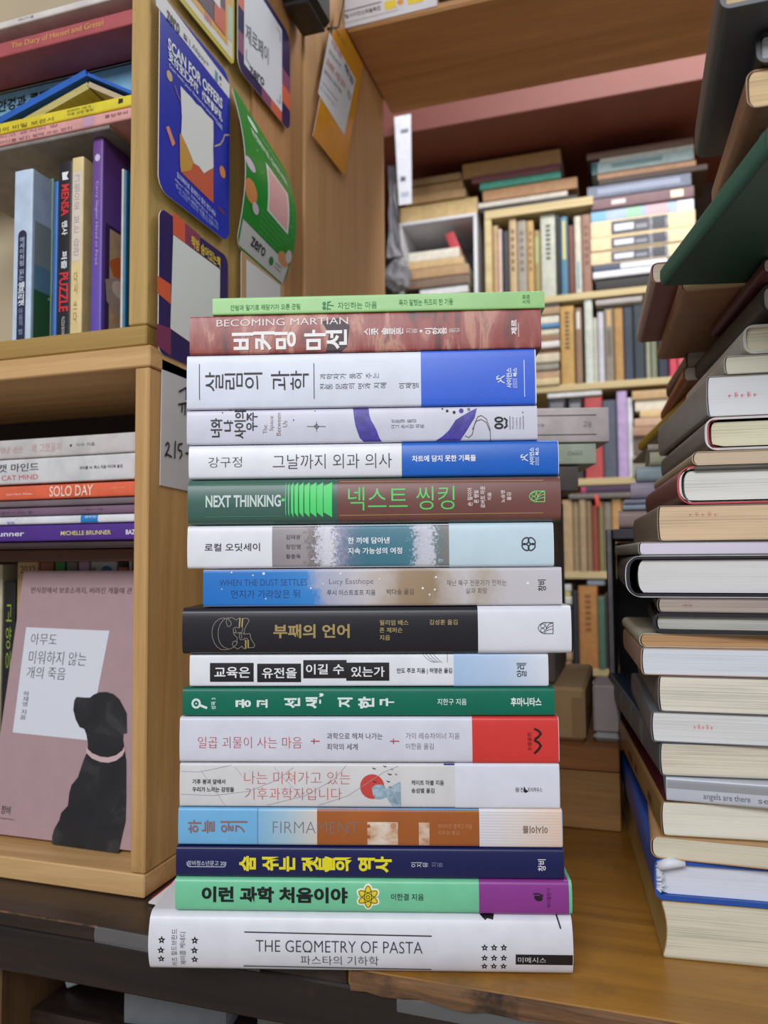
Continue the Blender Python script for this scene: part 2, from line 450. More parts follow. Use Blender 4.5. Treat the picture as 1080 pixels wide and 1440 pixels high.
class Spine:
    """one book of the centre stack: spine to the front, measured on its own spine plane"""
    def __init__(s, i, xl, xr, col, label, kind='paperback_book', off=0.0, r=.0014, bulge=.0006, t=.0005, W=.140, mat=None, page=(226, 218, 200), rough=.35):
        s.i = i; ym = (FACES[i][1]+FACES[i][3]+(FACES[i+1][1]+FACES[i+1][3] if i+1 < len(FACES) else 2734))/4
        s.A = STK-EN*off
        P0 = onP(xl, ym, s.A, EN); P1 = onP(xr, ym, s.A, EN)
        z0 = LEV[i+1]+(.0003 if i < 16 else .0001); s.T = LEV[i]-z0-.0003; s.L = (P1-P0).dot(EX)
        s.O = Vector((P0.x, P0.y, z0)); s.r = r; s.bulge = bulge; s.W = W; s.t = t; s.xl, s.xr = xl, xr
        s.root = empty(kind, label, 'book', frame(s.O, EX, EN, EZ), group=STACKG)
        s.mb = MB(); m = mat or card(col, rough, .02)
        add_cover(s.mb, s.L, W, s.T, m, t, r, bulge)
        s.pr = Print(s.mb, lambda u, v, l: (u, s.y(v)-l, v), cut=True); s.cur = s.pr; s.bands = []
        s.page = page; s.gap = .0008
    def y(s, v): return spine_y(min(max(v, 0), s.T), s.T, s.r, s.bulge)
    def uv(s, px, py):
        P = onP(px, py, s.A, EN)-s.O; return P.dot(EX), P.z
    def bx(s, x0, y0, x1, y1):
        xc, yc = (x0+x1)/2, (y0+y1)/2
        return s.uv(x0, yc)[0], s.uv(x1, yc)[0], s.uv(xc, y1)[1], s.uv(xc, y0)[1]
    def band(s, x0, x1, col, mat=None, off=.00025, rough=.35):
        mb = MB(); a = s.uv(x0, 0)[0] if x0 else 0; a = s.bx(x0, 0, x1, 1000)[0]
        yc = onP(540, 900, s.A, EN)
        vm = s.T/2
        u0 = s.umid(x0); u1 = s.umid(x1)
        add_cover(mb, u1, s.W, s.T, mat or card(col, rough, .015), .0001, s.r, s.bulge, x0=u0, off=off, Wb=s.W*.92)
        pr = Print(mb, lambda u, v, l: (u, s.y(v)-off-l, v), cut=True); s.cur = pr; s.bands.append(mb)
    def umid(s, px):
        ym = (FACES[s.i][1]+FACES[s.i][3]+(FACES[s.i+1][1]+FACES[s.i+1][3] if s.i+1 < 17 else 2734))/4
        return s.uv(px, ym)[0]
    def zone(s, x0, x1, mat, L=1):
        s.cur.rect(max(0, s.umid(x0)), min(s.L, s.umid(x1)), s.T*.004, s.T*.996, mat, L, 1, 28)
    def text(s, body, x0, y0, x1, y1, col, bold=0.0, mode='h', L=3):
        u0, u1, v0, v1 = s.bx(x0, y0, x1, y1); s.cur.text(body, u0, u1, v0, v1, ink(col), bold, mode, L)
    def rect(s, x0, y0, x1, y1, col, L=2):
        u0, u1, v0, v1 = s.bx(x0, y0, x1, y1); s.cur.rect(u0, u1, v0, v1, ink(col) if not hasattr(col, 'name') else col, L, 1, 4)
    def px(s): return s.L/(s.xr-s.xl)
    def line(s, pts, w, col, L=3): s.cur.stroke([s.uv(*p) for p in pts], w*s.px(), ink(col), L)
    def poly(s, pts, col, L=2): s.cur.poly([s.uv(*p) for p in pts], ink(col), L)
    def disc(s, x, y, r, col, L=3, ry=None): u, v = s.uv(x, y); s.cur.disc(u, v, r*s.px(), (ry or r)*s.px(), ink(col), L)
    def ring(s, x, y, rx, ry, w, col, L=3, rot=0.0): u, v = s.uv(x, y); s.cur.ring(u, v, rx*s.px(), ry*s.px(), w*s.px(), ink(col), L, rot=rot)
    def star(s, x, y, r, col, hole=None): u, v = s.uv(x, y); s.cur.star(u, v, r*s.px(), ink(col), 2, hole=ink(hole) if hole else None)
    def done(s, bandlabel=None):
        s.mb.build('cover', s.root)
        pb = MB(); add_pages(pb, s.L, s.W, s.T, pages(s.page), s.t, s.r, s.bulge, .0006, s.gap); pb.build('page_block', s.root)
        for b in s.bands:
            o = b.build('paper_band', s.root)
            if bandlabel: o['label'] = bandlabel

# 1 green
b = Spine(0, 299, 766, (156, 208, 132), 'thin light green paperback lying on top of the centre stack', off=.001, r=.0008, bulge=0)
G1 = (84, 158, 84)
b.text('간밤과 말기로 깨닫기가 오른 군림', 324, 428, 422, 436, G1, .008)
b.line([(461, 424.5), (460, 436)], 1.2, (40, 130, 60)); b.disc(456, 427, 2.5, (40, 130, 60)); b.disc(456, 433, 2.6, (40, 130, 60)); b.line([(461, 429), (469, 430)], 1.2, (40, 130, 60)); b.line([(461, 426), (465, 424)], 1.2, (40, 130, 60)); b.line([(461, 434), (465, 435)], 1.2, (40, 130, 60))
b.text('자인하는 마음', 475, 424.5, 530, 434, (52, 138, 66), -.004)
b.text('독자 말했는 퀴즈의 한 기둥', 561, 420.5, 637, 429.5, G1, .006)
b.text('곰곰', 734, 415, 745, 420, G1, .01); b.text('서재', 734, 421.5, 745, 427, G1, .01)
b.done()
# 2 reddish
mars = mottle('mars_rock_print', [(.28, (62, 48, 56)), (.4, (122, 70, 68)), (.48, (158, 76, 68)), (.55, (164, 96, 92)), (.62, (200, 142, 122)), (.72, (126, 86, 86))], 17, (2.6, 1, .8), 8, .38, 1.4)
b = Spine(1, 267, 761, (150, 80, 76), 'brick red mottled paperback just under the thin green book', off=.0012, r=.0012, bulge=.0004, mat=mars)
dk = mottle('mars_shadow_print', [(.3, (52, 46, 56)), (.55, (88, 66, 70)), (.75, (150, 118, 108))], 60, (2.2, 1, .8), 7, .38, 1)
b.poly([(452, 452), (478, 447), (492, 458), (488, 488), (476, 497), (458, 497), (463, 470)], (78, 60, 66), 1)
b.text('BECOMING MARTIAN', 305, 448.2, 489.5, 458, (240, 232, 230), -.004)
b.text('비커밍 마선', 326.5, 465, 488, 493, (248, 244, 244), .03, 'v')
b.text('스콧 솔로몬', 512, 461.5, 567, 471.5, (248, 244, 244), .02, 'v'); b.text('지음', 571, 462.5, 586.5, 469.5, (240, 230, 228), 0, 'v')
b.star(592, 466, 3, (248, 244, 244)); b.text('이한음', 597.5, 461, 628, 471, (248, 244, 244), .02, 'v'); b.text('옮김', 631.5, 462, 646, 468.5, (235, 225, 222), 0, 'v')
b.text('제르', 718.5, 450, 727, 471, (245, 240, 240), .03, 'c'); b.line([(728.8, 455), (729.2, 474)], .8, (235, 225, 222))
b.done()
# 3 white with blue band
b = Spine(2, 263, 754, (226, 230, 246), 'thick white paperback with a bright blue band, third from the top of the centre stack', off=.001)
b.line([(280.7, 512.5), (281, 562.5)], .9, BLK); b.line([(441.5, 511), (442, 561)], .9, BLK)
b.text('살림의 과학', 289, 522.5, 434.5, 549.5, BLK, -.002, 'v')
b.text('과학자가 풀어 주는', 450, 525, 532.5, 533.3, (60, 60, 68), -.01, 'v'); b.text('전통 문화의 멋과 지혜', 450, 539, 543.7, 547.7, (60, 60, 68), -.01, 'v')
b.text('이재열', 561, 539, 588.5, 546.7, (60, 60, 68), -.008, 'v')
def science_logo(b, dx, dy, k=1.0):
    w = (236, 242, 255); q = lambda x, y: (dx+(x-697)*k, dy+(y-518)*k)
    b.line([q(698, 534), q(703, 533), q(709, 529)], 1.5*k, w); b.line([q(703, 533), q(705, 537), q(709, 539)], 1.5*k, w); b.line([q(700, 538), q(703, 536)], 1.3*k, w); b.line([q(698, 531), q(701, 529)], 1.3*k, w); b.disc(*q(699, 533), 1.5*k, w)
    b.text('사이언스', q(711.7, 0)[0], dy, q(719.4, 0)[0], dy+28*k, w, .03, 'c'); b.text('북스', q(721, 0)[0], dy, q(727, 0)[0], dy+12.5*k, w, .03, 'c')
    b.text('SCIENCE', q(721, 0)[0], q(0, 533)[1], q(723.6, 0)[0], q(0, 546)[1], w, 0, 'c'); b.text('BOOKS', q(724.2, 0)[0], q(0, 533)[1], q(726.8, 0)[0], q(0, 546)[1], w, 0, 'c')
b.band(592, 752, (54, 104, 226)); science_logo(b, 697, 518); b.line([(736.5, 507), (737.5, 558)], 1.0, (230, 238, 255))
b.done('bright blue paper band')
# 4 pale grey with purple brush marks
b = Spine(3, 263, 755.5, (214, 214, 230), 'pale grey paperback with purple brush shapes, fourth from the top of the centre stack')
PU = (70, 58, 158)
b.text('너와', 296.7, 588.5, 313, 615, BLK, .02, 'c'); b.text('나', 315, 591, 328, 607, BLK, .02, 'c'); b.text('사이의', 330, 577.5, 346, 617, BLK, .02, 'c'); b.text('우주', 346.7, 580, 362.5, 606, BLK, .015, 'c')
TN = (150, 132, 120)
b.text('The', 370, 598, 376, 610, TN, -.01, 'c'); b.text('Space', 379, 585, 386, 606, TN, -.01, 'c'); b.text('Between', 389, 581, 395, 612.5, TN, -.01, 'c'); b.text('Us', 397.6, 592, 404, 600.5, TN, -.01, 'c')
b.line([(432, 600), (458, 600)], .6, BLK); b.line([(445.3, 593), (445.3, 607)], .6, BLK); b.line([(442, 600), (445.3, 596.5), (448.6, 600), (445.3, 603.5), (442, 600)], .7, BLK)
for x, y, r in ((313, 580.5, .9), (324, 577, .8), (413, 591, .9), (443, 578, .7), (325, 592, .7)): b.disc(x, y, r, BLK)
pm = mottle('purple_brush_print', [(.3, (52, 44, 128)), (.55, (74, 62, 168)), (.8, (104, 92, 190))], 220, (1, 1, 1), 5, .4, .3)
P = [(496.3, 573), (518.3, 573), (519, 582), (521.8, 591.5), (526, 598), (530, 606), (533, 615), (537, 623), (511.6, 623), (506, 616), (503.4, 609), (500, 599), (498.3, 589.4)]
def clampuv(q): return [(u, min(max(v, .0002), b.T-.0002)) for u, v in q]
b.cur.poly(clampuv([b.uv(*p) for p in P]), pm, 2)
P = [(670.5, 574), (667.4, 587.4), (662, 596), (656, 606), (647, 620), (612.4, 620), (622, 614), (630.7, 606), (636, 598), (641, 590.5), (653, 583.3), (662, 578)]
b.cur.poly(clampuv([b.uv(*p) for p in P]), pm, 2)
b.disc(628.7, 578, 1.9, BLK); b.disc(638.5, 580, 2.1, BLK); b.disc(648.5, 577.8, 3.2, PU); b.disc(659, 575.6, 2.2, (130, 128, 160)); b.disc(622, 575, 1.2, BLK)
b.line([(654, 613), (659, 615.5), (664, 611), (667.4, 595.5), (671.5, 586.4), (676.6, 584.4), (683.7, 589.4), (688.8, 603.7), (689.8, 620)], .8, (90, 70, 86))
b.line([(664, 604), (669.5, 592.5), (676.6, 590), (683.7, 594.5), (688.5, 606)], .8, (90, 70, 86))
b.text('신윤경 옮김', 550, 590, 585, 595, (110, 108, 120), 0, 'v'); b.text('더그 존스턴 지음', 550, 597.3, 596, 602.4, (110, 108, 120), 0, 'v')
b.ring(701.3, 590.3, 5, 2.9, 2.4, BLK); b.ring(701.3, 599.4, 5, 3, 2.4, BLK); b.line([(709, 588.5), (712.5, 591.5), (711.5, 595), (712.5, 599), (709, 602)], 2.4, BLK)
b.line([(716.7, 585.5), (716.9, 604)], .7, BLK); b.line([(735.5, 585), (735.8, 603.5)], .7, BLK); b.disc(735, 580, .8, BLK)
for i, w in enumerate(('Physical', 'Country', 'Publishing')): b.text(w, 719.5+i*5, 587, 723+i*5, 603, (150, 148, 160), 0, 'c')
b.done()
# 5 white with blue band
b = Spine(4, 266, 785.5, (240, 241, 248), 'slimmer white paperback with a blue band, fifth from the top of the centre stack', bulge=.0012, r=.002)
b.text('강구정', 294, 643, 340.6, 657.5, (30, 30, 34), -.014); b.text('그날까지 외과 의사', 384, 638.5, 551, 659, (20, 20, 24), -.012)
bl = along('blue_band_print', .2, .8, [(0, (30, 104, 204)), (1, (26, 98, 200))])
b.band(565, 784.5, (30, 104, 206)); b.text('차트에 담지 못한 기록들', 579.4, 640.5, 669, 649.5, (245, 248, 255), .025)
science_logo(b, 731, 630, .88)
b.done('blue paper band')
# 6 green and brown
b = Spine(5, 265, 788, (66, 104, 94), 'dark green and red-brown book with bright green bars on its spine', 'hardcover_book', off=.002, r=.004, bulge=.002, t=.0016)
LG = (86, 226, 120)
b.text('NEXT THINKING', 290.6, 696.5, 396, 713.5, (206, 222, 218), .028); b.line([(289, 681.7), (397, 681)], .7, (90, 150, 110)); b.line([(289, 727.5), (397, 726)], .7, (90, 150, 110))
b.disc(399, 703.5, 2.4, LG); b.line([(399, 703.5), (403, 703.5)], 1.2, LG)
for k, (x0, x1) in enumerate([(402, 403), (405.9, 407.5), (410, 413.2), (415, 419.7), (421.5, 427.2), (428.8, 435.8), (437, 445.3), (446.2, 454.7), (455.6, 467.4)]):
    s0 = 3.0*(k/8)+1; b.poly([(x0, 683+s0*.3), (x1, 678), (x1, 727.5), (x0, 722-s0*.3)], LG)
br = card((122, 76, 70), .38, .03)
b.zone(475, 788, br, 1)
b.text('넥스트 씽킹', 490, 684.5, 639, 717.5, (98, 214, 110), -.004); b.line([(478, 677.6), (763, 675.5)], .8, (190, 160, 120)); b.line([(478, 725), (763, 721.3)], .8, (190, 160, 90))
for w, x0, y0, x1, y1 in (('숀 밀이어', 657, 687, 664, 712), ('론 램빌', 666, 690, 672.5, 708), ('로버트 마운', 675, 684, 682, 714.5), ('지음', 685, 693, 690.6, 704), ('노승영', 703.7, 690, 709.5, 707), ('옮김', 712, 693, 718, 704)):
    b.text(w, x0, y0, x1, y1, (232, 220, 218), .014, 'c')
def owl(b, x, y, w, h, c, lw=1.1):
    q = lambda u, v: (x+u*w, y+v*h)
    b.line([q(.35, 0), q(1, 0), q(1, 1), q(.35, 1)], lw, c); b.line([q(.35, 0), q(.1, .2), q(0, .5), q(.1, .8), q(.35, 1)], lw, c)
    b.ring(*q(.3, .3), w*.13, h*.18, lw*.8, c); b.ring(*q(.3, .7), w*.13, h*.18, lw*.8, c)
    b.line([q(.45, .0), q(.55, .5), q(.45, 1)], lw, c); b.line([q(.55, .5), q(.75, .12), q(1, .02)], lw, c); b.line([q(.55, .6), q(.8, .35), q(1, .3)], lw*.8, c); b.line([q(.55, .75), q(.8, .62), q(1, .6)], lw*.8, c)
owl(b, 743.5, 691, 21.5, 15, (120, 220, 124))
b.done()
# 7 white with sea photograph
b = Spine(6, 264, 778.5, (238, 239, 247), 'white book with a sea-and-sand picture and a pale blue band on its spine', 'paperback_book', r=.002, bulge=.001)
u0, u1 = b.umid(383), b.umid(632)
sea = along('shore_print', u0, u1, [(0, (152, 144, 150)), (.18, (164, 156, 160)), (.235, (120, 108, 108)), (.26, (206, 206, 218)), (.34, (226, 226, 236)), (.37, (160, 160, 184)), (.46, (96, 124, 148)), (.52, (66, 122, 142)), (.78, (74, 128, 146)), (.815, (198, 200, 214)), (.9, (214, 214, 226)), (.93, (110, 134, 140)), (.97, (128, 128, 126)), (1, (136, 132, 130))], .13, 130, .4, 0, .22)
b.zone(383, 632, sea, 1)
b.text('로컬 오딧세이', 288.5, 764, 366, 775, (34, 34, 40), .004)
for i, w in enumerate(('김태윤', '장민영', '황종욱')): b.text(w, 402.5, 752+13.6*i, 423, 758.5+13.6*i, (70, 62, 66), 0)
b.text('한 끼에 담아낸', 489.5, 755.5, 548, 764.5, (244, 246, 250), .018); b.text('지속 가능성의 여정', 489.5, 770, 565.5, 779, (244, 246, 250), .018)
b.band(631.5, 777, (206, 228, 240))
for dx, dy in ((-4.6, -4.6), (4.6, -4.6), (-4.6, 4.6), (4.6, 4.6)): b.ring(742.8+dx*1.05*.9+(0), 765+dy*.9, 5.6, 3.8, 1.5, (30, 34, 44), rot=math.pi/4*(-1 if dx*dy < 0 else 1))
b.done('pale blue paper band')
# 8 blue to dust
u0, u1 = 0, b.umid(790)
b = Spine(7, 286, 790, (200, 196, 206), 'paperback fading from bright blue to dusty grey cloud artwork in the centre stack', r=.0012, bulge=.0004)
dust = along('dust_cloud_print', 0, b.L, [(0, (32, 118, 204)), (.24, (44, 128, 210)), (.305, (60, 140, 214)), (.34, (176, 180, 204)), (.46, (204, 198, 204)), (.5, (198, 186, 180)), (.56, (168, 144, 118)), (.63, (160, 134, 106)), (.665, (186, 172, 160)), (.72, (206, 200, 204)), (.78, (186, 174, 162)), (.84, (206, 200, 206)), (1, (208, 204, 212))], .16, 34, .38, 0, .03)
b.zone(286, 790, dust, 1)
DB = (34, 66, 128)
b.text('WHEN THE DUST SETTLES', 309, 814.6, 432, 823.4, DB, -.016); b.text('먼지가 가라앉은 뒤', 325.7, 829.5, 421.6, 841, (26, 52, 112), -.012)
b.text('Lucy Easthope', 463, 813.6, 525, 823.4, (108, 104, 120), -.014); b.text('루시 이스트호프 지음', 460, 829.3, 528, 837, (84, 80, 92), 0)
b.text('박다송 옮김', 543.7, 828, 581.7, 836, (104, 94, 88), 0); b.text('재난 복구 전문가가 전하는', 628, 815.3, 712, 823.5, (120, 110, 108), -.004); b.text('삶과 희망', 655, 826.6, 685, 834.5, (120, 110, 108), -.004)
b.text('창비', 756, 815, 767.5, 831, BLK, .01, 'c')
for x, y, r in ((371, 806.5, 1.9), (479, 806.5, 1.4), (437.6, 827, 1.3), (374, 842, 1), (312.5, 828.5, .8), (455, 821, 1), (594.5, 827, 1.7), (613, 811.5, 1.6), (611.5, 829, 1.5), (604, 836, 1.4), (326, 805, 1.2), (534, 814, 1), (356, 809, 1.1), (742, 820, 2.2)): b.disc(x, y, r, (236, 238, 244))
b.done()
# 9 black with white band
b = Spine(8, 257, 805, (30, 28, 36), 'thick black book with gold lettering and a white band in the centre stack', 'hardcover_book', off=.002, r=.003, bulge=.0012, t=.0014)
GD = (176, 152, 96); LN = (150, 142, 132)
q = lambda X, Y: (290+X/13.5, 855+Y/13.5)
for P in ([(380, 200), (340, 185), (260, 205), (180, 270), (135, 360), (122, 460), (130, 560), (165, 660), (220, 740), (290, 785), (380, 790), (470, 770), (530, 735), (580, 690), (600, 650), (560, 620), (520, 640), (505, 690), (530, 730), (600, 775), (650, 745), (690, 720), (710, 765), (760, 768)],
          [(450, 215), (400, 190), (330, 225), (275, 310), (245, 400), (238, 500), (250, 600), (290, 690), (350, 745), (430, 775)],
          [(400, 200), (390, 270), (420, 345), (460, 345), (490, 300), (470, 245), (430, 225)], [(400, 190), (500, 178), (580, 225), (640, 185), (660, 190)],
          [(650, 345), (640, 375), (560, 360), (525, 390), (530, 450), (560, 475), (580, 440), (560, 400)], [(525, 450), (540, 500), (600, 560), (590, 640)],
          [(700, 195), (800, 195), (825, 240), (770, 330), (740, 400), (735, 470), (640, 480), (640, 560), (665, 600), (740, 595), (760, 610)],
          [(690, 350), (705, 400), (680, 460), (580, 470)], [(670, 490), (690, 540), (670, 570)], [(720, 495), (840, 480), (860, 580), (930, 700), (910, 745), (820, 750)], [(720, 570), (790, 570), (800, 620)]):
    b.line([q(*p) for p in P], .75, LN)
b.line([q(650, 200), q(640, 350)], 2.0, GD); b.line([q(700, 200), q(690, 350)], 2.0, GD); b.line([q(760, 610), q(755, 765)], 2.0, GD); b.line([q(805, 610), q(805, 750)], 2.0, GD)
b.text('부패의 언어', 385, 877.5, 492, 897, (168, 146, 92), .028)
for w, x0, y0, x1, y1 in (('윌리엄 배스', 534, 871.5, 574.5, 879), ('존 제퍼슨', 534, 882, 566, 889.3), ('지음', 534, 892.6, 548.7, 900), ('김성훈 옮김', 603.8, 871, 643, 878.3)): b.text(w, x0, y0, x1, y1, (186, 166, 110), .004)
b.band(672, 803, (232, 233, 243)); owl(b, 756, 875, 21, 15.5, (60, 60, 70), .8)
b.done('white paper band')
# 10 white with black boxes
b = Spine(9, 267, 771, (240, 241, 248), 'white paperback with black title boxes and a pale blue band on its spine', off=-.001)
for x0, y0, x1, y1, w, a, c in ((295.7, 932, 357, 958.5, '교육은', 302, 352), (362, 933, 423.5, 959, '유전을', 369, 417.6), (426.7, 928, 487.5, 953.5, '이길 수', 430.6, 484), (487, 931.5, 547.4, 957, '있는가', 494, 541)):
    b.rect(x0, y0, x1, y1, (26, 25, 32), 2); b.text(w, a, y0+5.5, c, y1-5.5, (240, 240, 246), .016, 'h', 4)
b.text('안도 주코 지음 | 허영은 옮김', 558, 939, 635.5, 947.5, (40, 40, 46), .012)
for k in range(4): b.line([(594+k*5, 919.5), (599+k*5, 925), (606+k*4.4, 930), (611+k*3.5, 931)], .6, (120, 120, 134))
b.line([(629, 919.5), (629, 931)], .6, (120, 120, 134))
grad = along('pale_band_print', b.umid(638), b.umid(769), [(0, (176, 204, 240)), (.55, (192, 212, 240)), (1, (228, 232, 244))])
b.band(638, 769.5, (180, 205, 240), mat=grad); b.text('알레', 726, 932, 740, 951.5, (30, 32, 42), 0, 'c')
b.done('pale blue paper band')
# 11 green
b = Spine(10, 257, 780, (0, 112, 88), 'deep green paperback with white lettering in the lower half of the centre stack', off=.001)
W_ = (226, 240, 236)
b.ring(276.5, 989, 5.2, 5.6, 3, W_); b.line([(281, 991), (291, 995)], 3.4, W_); b.disc(276.5, 989, 1.2, W_)
b.text('성목 3', 297.5, 981, 304, 997.5, W_, .01, 'c')
b.text('공', 331.7, 983, 353.5, 995, W_, .04, 'v'); b.text('고', 361.5, 983, 376.7, 995, W_, .04, 'v'); b.text('선', 400, 981, 422.5, 995.5, W_, .04, 'v'); b.text('생', 430, 980, 452, 996, W_, .04, 'v'); b.text(',', 449, 974.5, 455.5, 980, W_, .04)
b.text('지', 475, 980.5, 496, 994.5, W_, .04, 'v'); b.text('한', 504, 979.5, 526.5, 996, W_, .04, 'v'); b.text('구', 534, 981.5, 554.5, 992.5, W_, .04, 'v')
b.text('지한구 지음', 615, 982, 656, 991, W_, .01); b.text('후마니타스', 718, 980.5, 761, 992.8, W_, .03)
b.done()
# 12 white with red band
b = Spine(11, 253, 786, (224, 224, 238), 'white paperback with a bright red band in the lower half of the centre stack', off=.0012, r=.002, bulge=.0008)
RD = (198, 62, 62)
b.text('일곱 괴물이 사는 마음', 279, 1035.5, 424.6, 1051.5, RD, -.016)
for x in (437.5, 549): b.line([(x, 1041.6), (x+12, 1041.6)], 1.3, RD); b.line([(x+4.3, 1038.3), (x+4.3, 1045)], 1.3, RD)
b.text('과학으로 헤쳐 나가는', 460, 1030, 538, 1039, (60, 58, 66), -.004); b.text('죄악의 세계', 460, 1045, 503, 1054, (60, 58, 66), -.004)
b.text('가이 레슈차이너 지음', 570.5, 1029.8, 646, 1038.6, (126, 124, 134), -.008); b.text('이한음 옮김', 570.5, 1044.5, 609.6, 1053, (126, 124, 134), -.008)
b.band(664, 785, (222, 60, 56)); b.line([(751.5, 1024.5), (757, 1027), (760, 1031), (757, 1035), (752.5, 1038.5), (752, 1041), (757, 1043.5), (760, 1048), (757, 1053), (751.5, 1058.5)], 3, (34, 14, 16))
b.text('흐름출판', 741.5, 1029, 747, 1055, (110, 24, 26), 0, 'c')
b.done('bright red paper band')
# 13 climate
b = Spine(12, 253, 787, (222, 220, 222), 'pale grey paperback with red lettering and a red sun picture on its spine', off=.0012)
b.text('기후 붕괴 앞에서', 271, 1095, 317, 1102, (50, 48, 52), .014); b.text('우리가 느끼는 감정들', 271, 1106, 329.5, 1113, (50, 48, 52), .014)
CL = (176, 174, 182)
for P in ([(255, 1084), (280, 1085), (305, 1080), (325, 1075.5)], [(283, 1083), (300, 1107), (316, 1132)], [(255, 1116), (300, 1118), (350, 1112), (390, 1096), (412, 1079)], [(330, 1078), (345, 1095)], [(375, 1132), (430, 1118), (470, 1095), (487, 1076)], [(448, 1132), (490, 1118), (540, 1085), (560, 1077)], [(385, 1078), (415, 1110), (423, 1117)]): b.line(P, .5, CL)
b.text('나는 미쳐가고 있는', 344, 1084.5, 493, 1102, (206, 84, 80), -.018); b.text('기후과학자입니다', 345, 1107, 480.6, 1124.3, (206, 84, 80), -.018)
b.disc(523.5, 1105.6, 17, (206, 70, 62), 2)
fg = mottle('figure_print', [(.35, (136, 166, 186)), (.6, (178, 200, 214)), (.8, (208, 220, 228))], 260, (1, 1, 1), 4, .4)
P = [(523, 1107), (528, 1103), (536, 1102.5), (541, 1105), (543, 1109), (547, 1112.5), (555, 1111), (560, 1106), (563, 1098.5), (563.8, 1134), (552, 1134), (551, 1124), (547, 1119), (541, 1121), (534, 1123.5), (528, 1122.5), (524.5, 1117)]
us = [b.uv(*p) for p in P]; ctr = b.uv(538, 1112)
for i in range(len(us)): b.cur.poly([ctr if i < 10 or i > 11 else b.uv(556, 1118), us[i], us[(i+1) % len(us)]], fg, 3)
b.cur.poly([b.uv(547, 1112.5), b.uv(563, 1110), b.uv(563.8, 1134), b.uv(552, 1134), b.uv(547, 1119)], fg, 3)
for x, y, k in ((526, 1081, 1), (541, 1078, .9), (548, 1089, 1.1), (546, 1099, 1), (551, 1082, .6), (557, 1089, .7), (549, 1107, .9), (527, 1099.5, 1)):
    b.line([(x-2*k, y-1.6*k), (x, y), (x+2.2*k, y-.6*k)], 1.1*k, BLK)
b.text('케이트 마블 지음', 578.5, 1096.5, 624, 1103.6, (64, 62, 68), .012); b.text('송섬별 옮김', 578.5, 1107.6, 610.7, 1114.6, (64, 62, 68), .012)
b.rect(624, 1074.3, 639, 1076, (62, 66, 140), 2)
b.band(640, 786, (228, 229, 242)); b.text('웅진', 724, 1106.5, 737, 1113, (70, 70, 80), 0); b.text('지식하우스', 741.5, 1106.5, 762, 1113, (70, 70, 80), 0); b.poly([(737, 1105), (739, 1109.5), (743, 1112), (738.5, 1114.5), (735.5, 1111)], BLK)
b.done('plain white paper band')
# 14 sky-blue and orange
b = Spine(13, 251, 791, (120, 186, 232), 'sky blue and orange-brown paperback, fourth from the bottom of the centre stack', off=.0012, r=.0016, bulge=.0006)
sky = along('sky_print', b.umid(362), b.umid(446), [(0, (132, 188, 226)), (.5, (172, 200, 216)), (1, (216, 208, 200))])
b.zone(362.6, 446, sky, 1); b.zone(446, 674, card((172, 96, 42), .4, .04, 30), 1); b.line([(362.6, 1137), (362.6, 1188)], .6, (70, 110, 150))
b.text('하늘 읽기', 265, 1152.5, 348, 1171, (150, 106, 96), .012, 'v')
b.text('FIRMAMENT', 384, 1155, 504.6, 1171, (126, 124, 132), -.022)
im = mottle('arch_print', [(.3, (178, 122, 84)), (.5, (214, 178, 150)), (.7, (236, 222, 208))], 70, (1, 1, 2), 4, .4)
b.rect(516.7, 1155.4, 559.7, 1187.6, im, 2); b.rect(589, 1156, 604, 1188.3, im, 2)
b.disc(553.5, 1160.8, 4.2, (196, 140, 104)); b.disc(518.5, 1161, 2.5, (172, 96, 42)); b.disc(518.5, 1176, 2.5, (172, 96, 42))
b.text('브라이언 클레그 지음', 616, 1158, 664, 1164.5, (206, 146, 104), 0); b.text('이주원 옮김', 616, 1167.3, 646, 1173.3, (206, 146, 104), 0)
st = along('striped_band_print', b.umid(674), b.umid(790), [(0, (226, 226, 236)), (.45, (234, 222, 216)), (.8, (236, 212, 196)), (1, (240, 206, 184))])
b.band(674, 790, (230, 220, 214), mat=st)
for k in range(13): b.line([(675, 1141.5+k*4), (789, 1142.5+k*4.05)], .7, (214, 208, 212), 1)
b.text('이시이름', 734.7, 1160.5, 769.5, 1171, (120, 92, 72), .012, 'u')
b.done('pale striped paper band')
# 15 navy with yellow title
b = Spine(14, 248, 793, (24, 28, 84), 'navy blue paperback with yellow lettering, third from the bottom of the centre stack', off=.0016, r=.0016, bulge=.0008)
b.text('창비청소년문고 20', 264.5, 1209.2, 317, 1216.2, (200, 204, 226), .006); b.line([(263.8, 1211), (264, 1215), (266.5, 1217.6), (316, 1218), (318, 1215.5), (318.3, 1211)], 1, (200, 204, 226))
b.text('숨 쉬는 것들의 역사', 337, 1203, 551, 1225.5, (236, 224, 36), .04, 'v')
b.text('이지유', 578, 1211.4, 602, 1218.8, (222, 224, 238), 0, 'v'); b.text('지음', 607, 1211.8, 622, 1218.6, (128, 130, 160), 0, 'v')
b.text('창비', 756, 1207.5, 767, 1224, (232, 232, 242), .012, 'c')
b.done()
